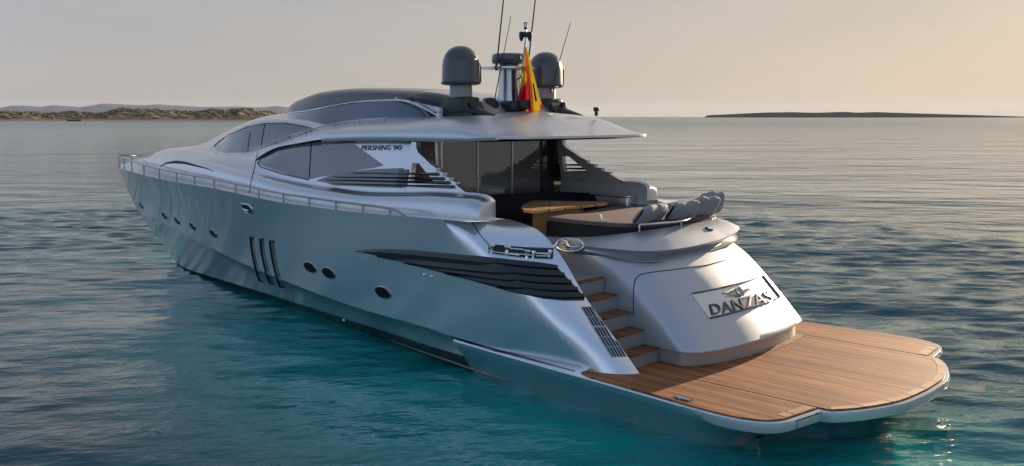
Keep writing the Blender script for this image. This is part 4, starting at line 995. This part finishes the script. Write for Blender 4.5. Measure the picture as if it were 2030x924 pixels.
o = 0; V = P.reshape(-1, 3)
for i in range(nu):
    for j in range(nv):
        u, v = (i+.5)/nu, (j+.5)/nv
        if u > .60-.06*(1-v): c_ = 1
        elif v+.35*u > .68 and u < .60: c_ = 0
        elif u < .36+.10*v: c_ = 1
        else: c_ = 0
        if u > .93 and v > .93: c_ = 0
        if v > .95 and u < .45: c_ = 1
        mb.add([P[i, j], P[i+1, j], P[i+1, j+1], P[i, j+1]], [(0, 1, 2, 3)], c_)
mb.build('flag_cloth', [RED, YEL], fg, auto=80)
CREST = mat('flag_crest', (.05, .03, .03), .8)
mb = MB()
for (uu, vv) in ((.85, .72), (.86, .80), (.84, .64)):
    i, j = int(uu*nu), int(vv*nv); mb.grid(P[i-2:i+2, j-2:j+3]-_h*.008)
mb.build('flag_crest', CREST, fg)

# ------------------------------------------------------------------ sea
def graded(c, fine, half, far, g=1.06):
    k = int(half/fine); a = list(np.arange(-k, k+1)*fine); st = fine; x = a[-1]
    up = []
    while x < far: st *= g; x += st; up.append(x)
    a = [-q for q in up[::-1]]+a+up; return np.array(a)+c
gx = graded(12, .12, 30, 21000); gy = graded(1, .12, 26, 21000)
X, Y = np.meshgrid(gx, gy, indexing='ij'); Z = np.zeros_like(X); DX = np.zeros_like(X); DY = np.zeros_like(X)
dist = np.hypot(np.maximum(np.abs(X-12)-30, 0), np.maximum(np.abs(Y-1)-26, 0)); spc = .12+.06*dist
rw = np.random.RandomState(11)
main = math.atan2(_h[1], _h[0])
for i in range(46):
    lam = .36*(1.062**i)*rw.uniform(.9, 1.1); k = 2*math.pi/lam; th = main+rw.normal(0, .34)+R(6); amp = .0125*lam**.95/(1+(lam/1.25)**2.3)
    ph = k*(math.cos(th)*X+math.sin(th)*Y)+rw.uniform(0, 6.28); ff = np.clip((lam/spc-2.5)/3.5, 0, 1)*np.clip(1-dist/260, 0, 1)
    Z += amp*np.sin(ph)*ff; DX += amp*1.0*np.cos(ph)*math.cos(th)*ff; DY += amp*1.0*np.cos(ph)*math.sin(th)*ff
lee = 1-.80*np.clip(1.3-np.abs((Y-5.5))/6.0, 0, 1)*np.clip((31-X)/7, 0, 1)*np.clip((X+4)/5, 0, 1)
Z *= lee; DX *= lee; DY *= lee
V = np.stack([X+DX, Y+DY, Z], 2).reshape(-1, 3).astype(np.float32)
nx, ny = X.shape; I = np.arange(nx*ny).reshape(nx, ny)
F = np.stack([I[:-1, :-1], I[1:, :-1], I[1:, 1:], I[:-1, 1:]], 2).reshape(-1, 4)
me = bpy.data.meshes.new('sea'); me.vertices.add(len(V)); me.vertices.foreach_set('co', V.ravel())
me.loops.add(F.size); me.loops.foreach_set('vertex_index', F.ravel().astype(np.int32)); me.polygons.add(len(F))
me.polygons.foreach_set('loop_start', np.arange(0, F.size, 4, dtype=np.int32)); me.polygons.foreach_set('loop_total', np.full(len(F), 4, dtype=np.int32))
me.polygons.foreach_set('use_smooth', np.ones(len(F), dtype=bool)); me.update(); me.validate()
sea = bpy.data.objects.new('sea', me); COL.objects.link(sea); tag(sea, kind='structure')
SEA = mat('sea_water', (.004, .10, .12), .05); N, L, b = nodes(SEA); b.inputs['IOR'].default_value = 1.333; b.inputs['Specular IOR Level'].default_value = .5
geo = N.new('ShaderNodeNewGeometry')
# brighter teal painted in where the water mirrors the hull, darker blue further off
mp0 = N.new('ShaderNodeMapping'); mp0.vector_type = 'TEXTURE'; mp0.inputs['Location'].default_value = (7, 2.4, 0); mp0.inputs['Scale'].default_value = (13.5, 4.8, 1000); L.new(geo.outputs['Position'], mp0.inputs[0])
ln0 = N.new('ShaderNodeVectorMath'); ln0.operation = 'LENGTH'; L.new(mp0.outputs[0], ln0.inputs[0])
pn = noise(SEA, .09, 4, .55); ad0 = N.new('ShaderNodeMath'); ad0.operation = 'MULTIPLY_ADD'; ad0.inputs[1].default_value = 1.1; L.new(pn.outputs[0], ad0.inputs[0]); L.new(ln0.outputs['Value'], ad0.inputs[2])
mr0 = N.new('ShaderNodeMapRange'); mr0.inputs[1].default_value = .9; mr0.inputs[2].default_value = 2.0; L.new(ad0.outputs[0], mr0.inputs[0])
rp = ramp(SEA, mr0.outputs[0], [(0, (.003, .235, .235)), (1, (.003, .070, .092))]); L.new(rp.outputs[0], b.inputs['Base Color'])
rot = math.degrees(main)
def wavenoise(scale, sx, sy, detail, ang=0.):
    mp = N.new('ShaderNodeMapping'); mp.vector_type = 'TEXTURE'; mp.inputs['Rotation'].default_value = (0, 0, main+ang); mp.inputs['Scale'].default_value = (1/sx, 1/sy, 1)
    L.new(geo.outputs['Position'], mp.inputs[0]); n = N.new('ShaderNodeTexNoise'); n.inputs['Scale'].default_value = scale; n.inputs['Detail'].default_value = detail; n.inputs['Roughness'].default_value = .55
    L.new(mp.outputs[0], n.inputs['Vector']); return n
wa = wavenoise(1.6, 1.0, .45, 4, .15); wb = wavenoise(.28, 1.0, .5, 3, -.2); wc = wavenoise(6., 1., .6, 2, .4)
b1 = N.new('ShaderNodeBump'); b1.inputs['Strength'].default_value = 1.0; b1.inputs['Distance'].default_value = .11; L.new(wa.outputs[0], b1.inputs['Height'])
b2 = N.new('ShaderNodeBump'); b2.inputs['Strength'].default_value = 1.0; b2.inputs['Distance'].default_value = .60; L.new(wb.outputs[0], b2.inputs['Height']); L.new(b1.outputs[0], b2.inputs['Normal'])
b3 = N.new('ShaderNodeBump'); b3.inputs['Strength'].default_value = .9; b3.inputs['Distance'].default_value = .018; L.new(wc.outputs[0], b3.inputs['Height']); L.new(b2.outputs[0], b3.inputs['Normal'])
wd_ = wavenoise(.07, 1.0, .4, 4, .1); b4 = N.new('ShaderNodeBump'); b4.inputs['Strength'].default_value = 1.0; b4.inputs['Distance'].default_value = 1.6; L.new(wd_.outputs[0], b4.inputs['Height']); L.new(b3.outputs[0], b4.inputs['Normal'])
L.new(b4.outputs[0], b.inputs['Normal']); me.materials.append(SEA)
lnr = N.new('ShaderNodeVectorMath'); lnr.operation = 'LENGTH'; L.new(geo.outputs['Position'], lnr.inputs[0])
mrr = N.new('ShaderNodeMapRange'); mrr.interpolation_type = 'SMOOTHSTEP'; mrr.inputs[1].default_value = 15; mrr.inputs[2].default_value = 600; mrr.inputs[3].default_value = .05; mrr.inputs[4].default_value = .20; L.new(lnr.outputs['Value'], mrr.inputs[0]); L.new(mrr.outputs[0], b.inputs['Roughness'])

# ------------------------------------------------------------------ far shores
def polar(px, D):
    q = FWD*0+_h+RIGHT*((px-1015)/(FPX/math.cos(PITCH))); return CAM_POS*[1, 1, 0]+q*D
def fbm1(x, seed, oct=5):
    rs = np.random.RandomState(seed); y = np.zeros_like(x)
    for o in range(oct): y += np.sin(x*(2**o)*1.0+rs.uniform(0, 6.28))*.5**o+np.sin(x*(2**o)*1.37+rs.uniform(0, 6.28))*.35*.5**o
    return y
def ridge(name, D, depth, pxs, prow, m, nx=260, ny=10, rough=0., seed=1):
    # a solid ridge with its own breadth: front foot, crest, rear foot
    pxx = np.linspace(pxs[0], pxs[-1], nx); hh = 4.8+(231-np.interp(pxx, pxs, prow))/FPX*D
    hh = np.maximum(hh+rough*fbm1(pxx*.06, seed)*np.clip(hh/8, 0, 1), 0)
    G = []
    for i in range(nx):
        row = []
        for j in range(ny+1):
            f = j/ny; prof = math.sin(math.pi*min(f*1.1, 1))**.7 if f < .95 else 0
            row.append(polar(pxx[i], D+depth*(f-.4))+[0, 0, hh[i]*prof-(1.0 if j in (0, ny) else 0)])
        G.append(row)
    mb = MB(); mb.grid(np.array(G)); o = mb.build(name, m, None, auto=80); return tag(o, kind='structure')
HILL = mat('far_hill', (.10, .125, .16), 1.0, spec=0)
ridge('mountains', 16000, 2500, [-300, -100, 0, 30, 60, 85, 105, 130, 160, 185, 205, 235, 260, 290, 315, 340, 365, 400, 440, 470, 505, 530, 550, 575, 600, 650, 700], [217, 214, 214, 209, 210, 212, 208.5, 210, 212, 209, 205.5, 206.5, 208, 208.5, 207, 208.5, 210, 212, 212, 211, 213, 212, 210, 213, 216, 222, 231], HILL, 400, seed=3)
ridge('island', 4400, 500, [1396, 1402, 1420, 1445, 1480, 1520, 1570, 1620, 1672, 1700, 1735, 1790, 1850, 1900, 1960, 2030, 2200], [233.2, 228.6, 227.6, 226.6, 224.8, 223, 222.4, 223.6, 221.7, 223.4, 222.2, 224, 225.8, 227.2, 229.0, 231.2, 232.5], mat('island_scrub', (.010, .016, .022), 1.0, spec=0), 300, seed=5)
# lighthouse on the island's point
lh = thing('lighthouse', 'tiny distant lighthouse on the left point of the low island', 'lighthouse', polar(1414, 4400)+[0, 0, 8])
p = polar(1414, 4400); mb = MB(); mb.lathe([(1.6, 6), (1.1, 17), (1.8, 17.2), (1.8, 18), (1.0, 18.1), (1.0, 20), (.1, 21.5)], p, 12); mb.build('tower', mat('lighthouse_stone', (.25, .22, .2), .8), lh)
# dunes with beach
DN = 985.; pxx = np.linspace(-420, 575, 340); crest = np.interp(pxx, [-420, -200, -60, 0, 15, 30, 60, 90, 120, 135, 150, 175, 205, 222, 235, 255, 290, 320, 350, 380, 410, 430, 450, 480, 500, 520, 545, 575], [220, 222, 221, 223, 219.5, 220.5, 222, 224, 224, 221.5, 222, 224, 224, 218, 215, 213.5, 215, 217.5, 219, 221, 217, 215.5, 217, 214, 215, 218, 224, 231])
hh = (231-crest)/FPX*DN+2.6; G = []; ny = 46; rs = np.random.RandomState(5)
nA = np.cumsum(rs.normal(0, 1, (len(pxx), 1)), 0)
for i, q in enumerate(pxx):
    row = []
    for j in range(ny+1):
        f = j/ny; d = DN*(.985+.16*f)
        if f < .16: z = -.4+1.9*f/.16
        else:
            t = (f-.16)/.84; prof = math.sin(math.pi*min(1, t*.62+.0)/1.0)**.8 if t < 1 else 0
            wv = .5*math.sin(i*.31+9*t)+.4*math.sin(i*.83+17*t+2)+.35*math.sin(i*.17-13*t)+.4*math.sin(i*1.9+31*t)
            z = 1.5+(hh[i]+1.0)*prof*(1+.0)+wv*1.15*min(1, t*5)*(1 if hh[i] > 2 else .3)
        row.append(polar(q, d)+[0, 0, max(z, -.4)])
    G.append(row)
mb = MB(); mb.grid(np.array(G))
DUNE = mat('dune_sand', (.36, .27, .19), 1.0, spec=0); N, L, b = nodes(DUNE); n1 = noise(DUNE, .12, 6, .65, stretch=(1, 1, 2)); rp = ramp(DUNE, n1.outputs[0], [(.38, (.075, .07, .04)), (.48, (.13, .105, .06)), (.55, (.40, .30, .20))])
sx = N.new('ShaderNodeSeparateXYZ'); tc = N.new('ShaderNodeTexCoord'); L.new(tc.outputs['Object'], sx.inputs[0]); mr = N.new('ShaderNodeMapRange'); mr.inputs[1].default_value = 1.5; mr.inputs[2].default_value = 3.; L.new(sx.outputs[2], mr.inputs[0])
mx = N.new('ShaderNodeMixRGB'); mx.inputs[1].default_value = (.27, .20, .15, 1); L.new(mr.outputs[0], mx.inputs[0]); L.new(rp.outputs[0], mx.inputs[2]); L.new(mx.outputs[0], b.inputs['Base Color'])
dune = mb.build('dunes', DUNE, None, auto=60); tag(dune, kind='structure')
# scrub: leafy clumps scattered over the dunes
rs = np.random.RandomState(3); V = []; F = []
Ga = np.array(G)
for k in range(1000):
    i = rs.randint(0, len(pxx)); j = int(9+rs.beta(1.2, 1.3)*22); p = Ga[i, j]
    if hh[i] < 2.2: continue
    if math.sin(i*.21+j*.7)+math.sin(i*.07)*.8+rs.normal(0, .7) < -.1: continue
    r = rs.uniform(.6, 1.9); 
    for q in range(9):
        c = p+np.array([rs.normal(0, r*.75), rs.normal(0, r*.75), abs(rs.normal(.5, .45))*r*.55]); u = rs.normal(0, 1, 3); u /= np.linalg.norm(u); v = np.cross(u, rs.normal(0, 1, 3)); v /= np.linalg.norm(v); s_ = r*rs.uniform(.3, .6)
        o = len(V); V += [c+u*s_, c+v*s_, c-u*s_, c-v*s_*.8]; F.append((o, o+1, o+2, o+3))
mb = MB(); mb.add(V, F); SC = mat('dune_scrub', (.055, .055, .03), 1.0, spec=0); n1 = noise(SC, .09, 4); rp = ramp(SC, n1.outputs[0], [(.35, (.03, .034, .02)), (.65, (.085, .075, .045))]); SC.node_tree.links.new(rp.outputs[0], SC.node_tree.nodes['Principled BSDF'].inputs['Base Color'])
me = bpy.data.meshes.new('dune_scrub'); me.from_pydata(mb.v, [], mb.f); me.materials.append(SC); o = bpy.data.objects.new('dune_scrub', me); COL.objects.link(o)
tag(o, 'dark green low scrub covering the sandy dunes', 'scrub', kind='stuff')
# small dinghy pulled up on the far beach
rb = thing('beached_boat', 'small dark boat lying at the water edge below the dunes', 'boat', polar(146, 968)+[0, 0, .1]); p0 = polar(146, 966); mb = MB(); Gs = []
for t in np.linspace(-1, 1, 13):
    wv = (1-abs(t)**2.4)*1.6; Gs.append([p0+RIGHT*t*7.5+_h*a*wv+np.array([0, 0, z+.5*abs(t)**3]) for a, z in ((-1, 1.5), (-.7, .3), (0, -.1), (.7, .3), (1, 1.5))])
mb.grid(np.array(Gs)); mb.build('boat_hull', mat('boat_dark', (.04, .05, .06), .6), rb)

# ------------------------------------------------------------------ marine haze
mb = MB(); mb.box((4000, -4000, 160), (44000, 44000, 328)); HZ = bpy.data.materials.new('haze'); HZ.use_nodes = True; N = HZ.node_tree.nodes; N.clear()
vo = N.new('ShaderNodeVolumePrincipled'); vo.inputs['Color'].default_value = (.50, .56, .66, 1); vo.inputs['Density'].default_value = 2.2e-5; vo.inputs['Anisotropy'].default_value = 0.2
ou = N.new('ShaderNodeOutputMaterial'); HZ.node_tree.links.new(vo.outputs[0], ou.inputs['Volume'])
hz = mb.build('haze', HZ, None, smooth=False); tag(hz, kind='stuff')
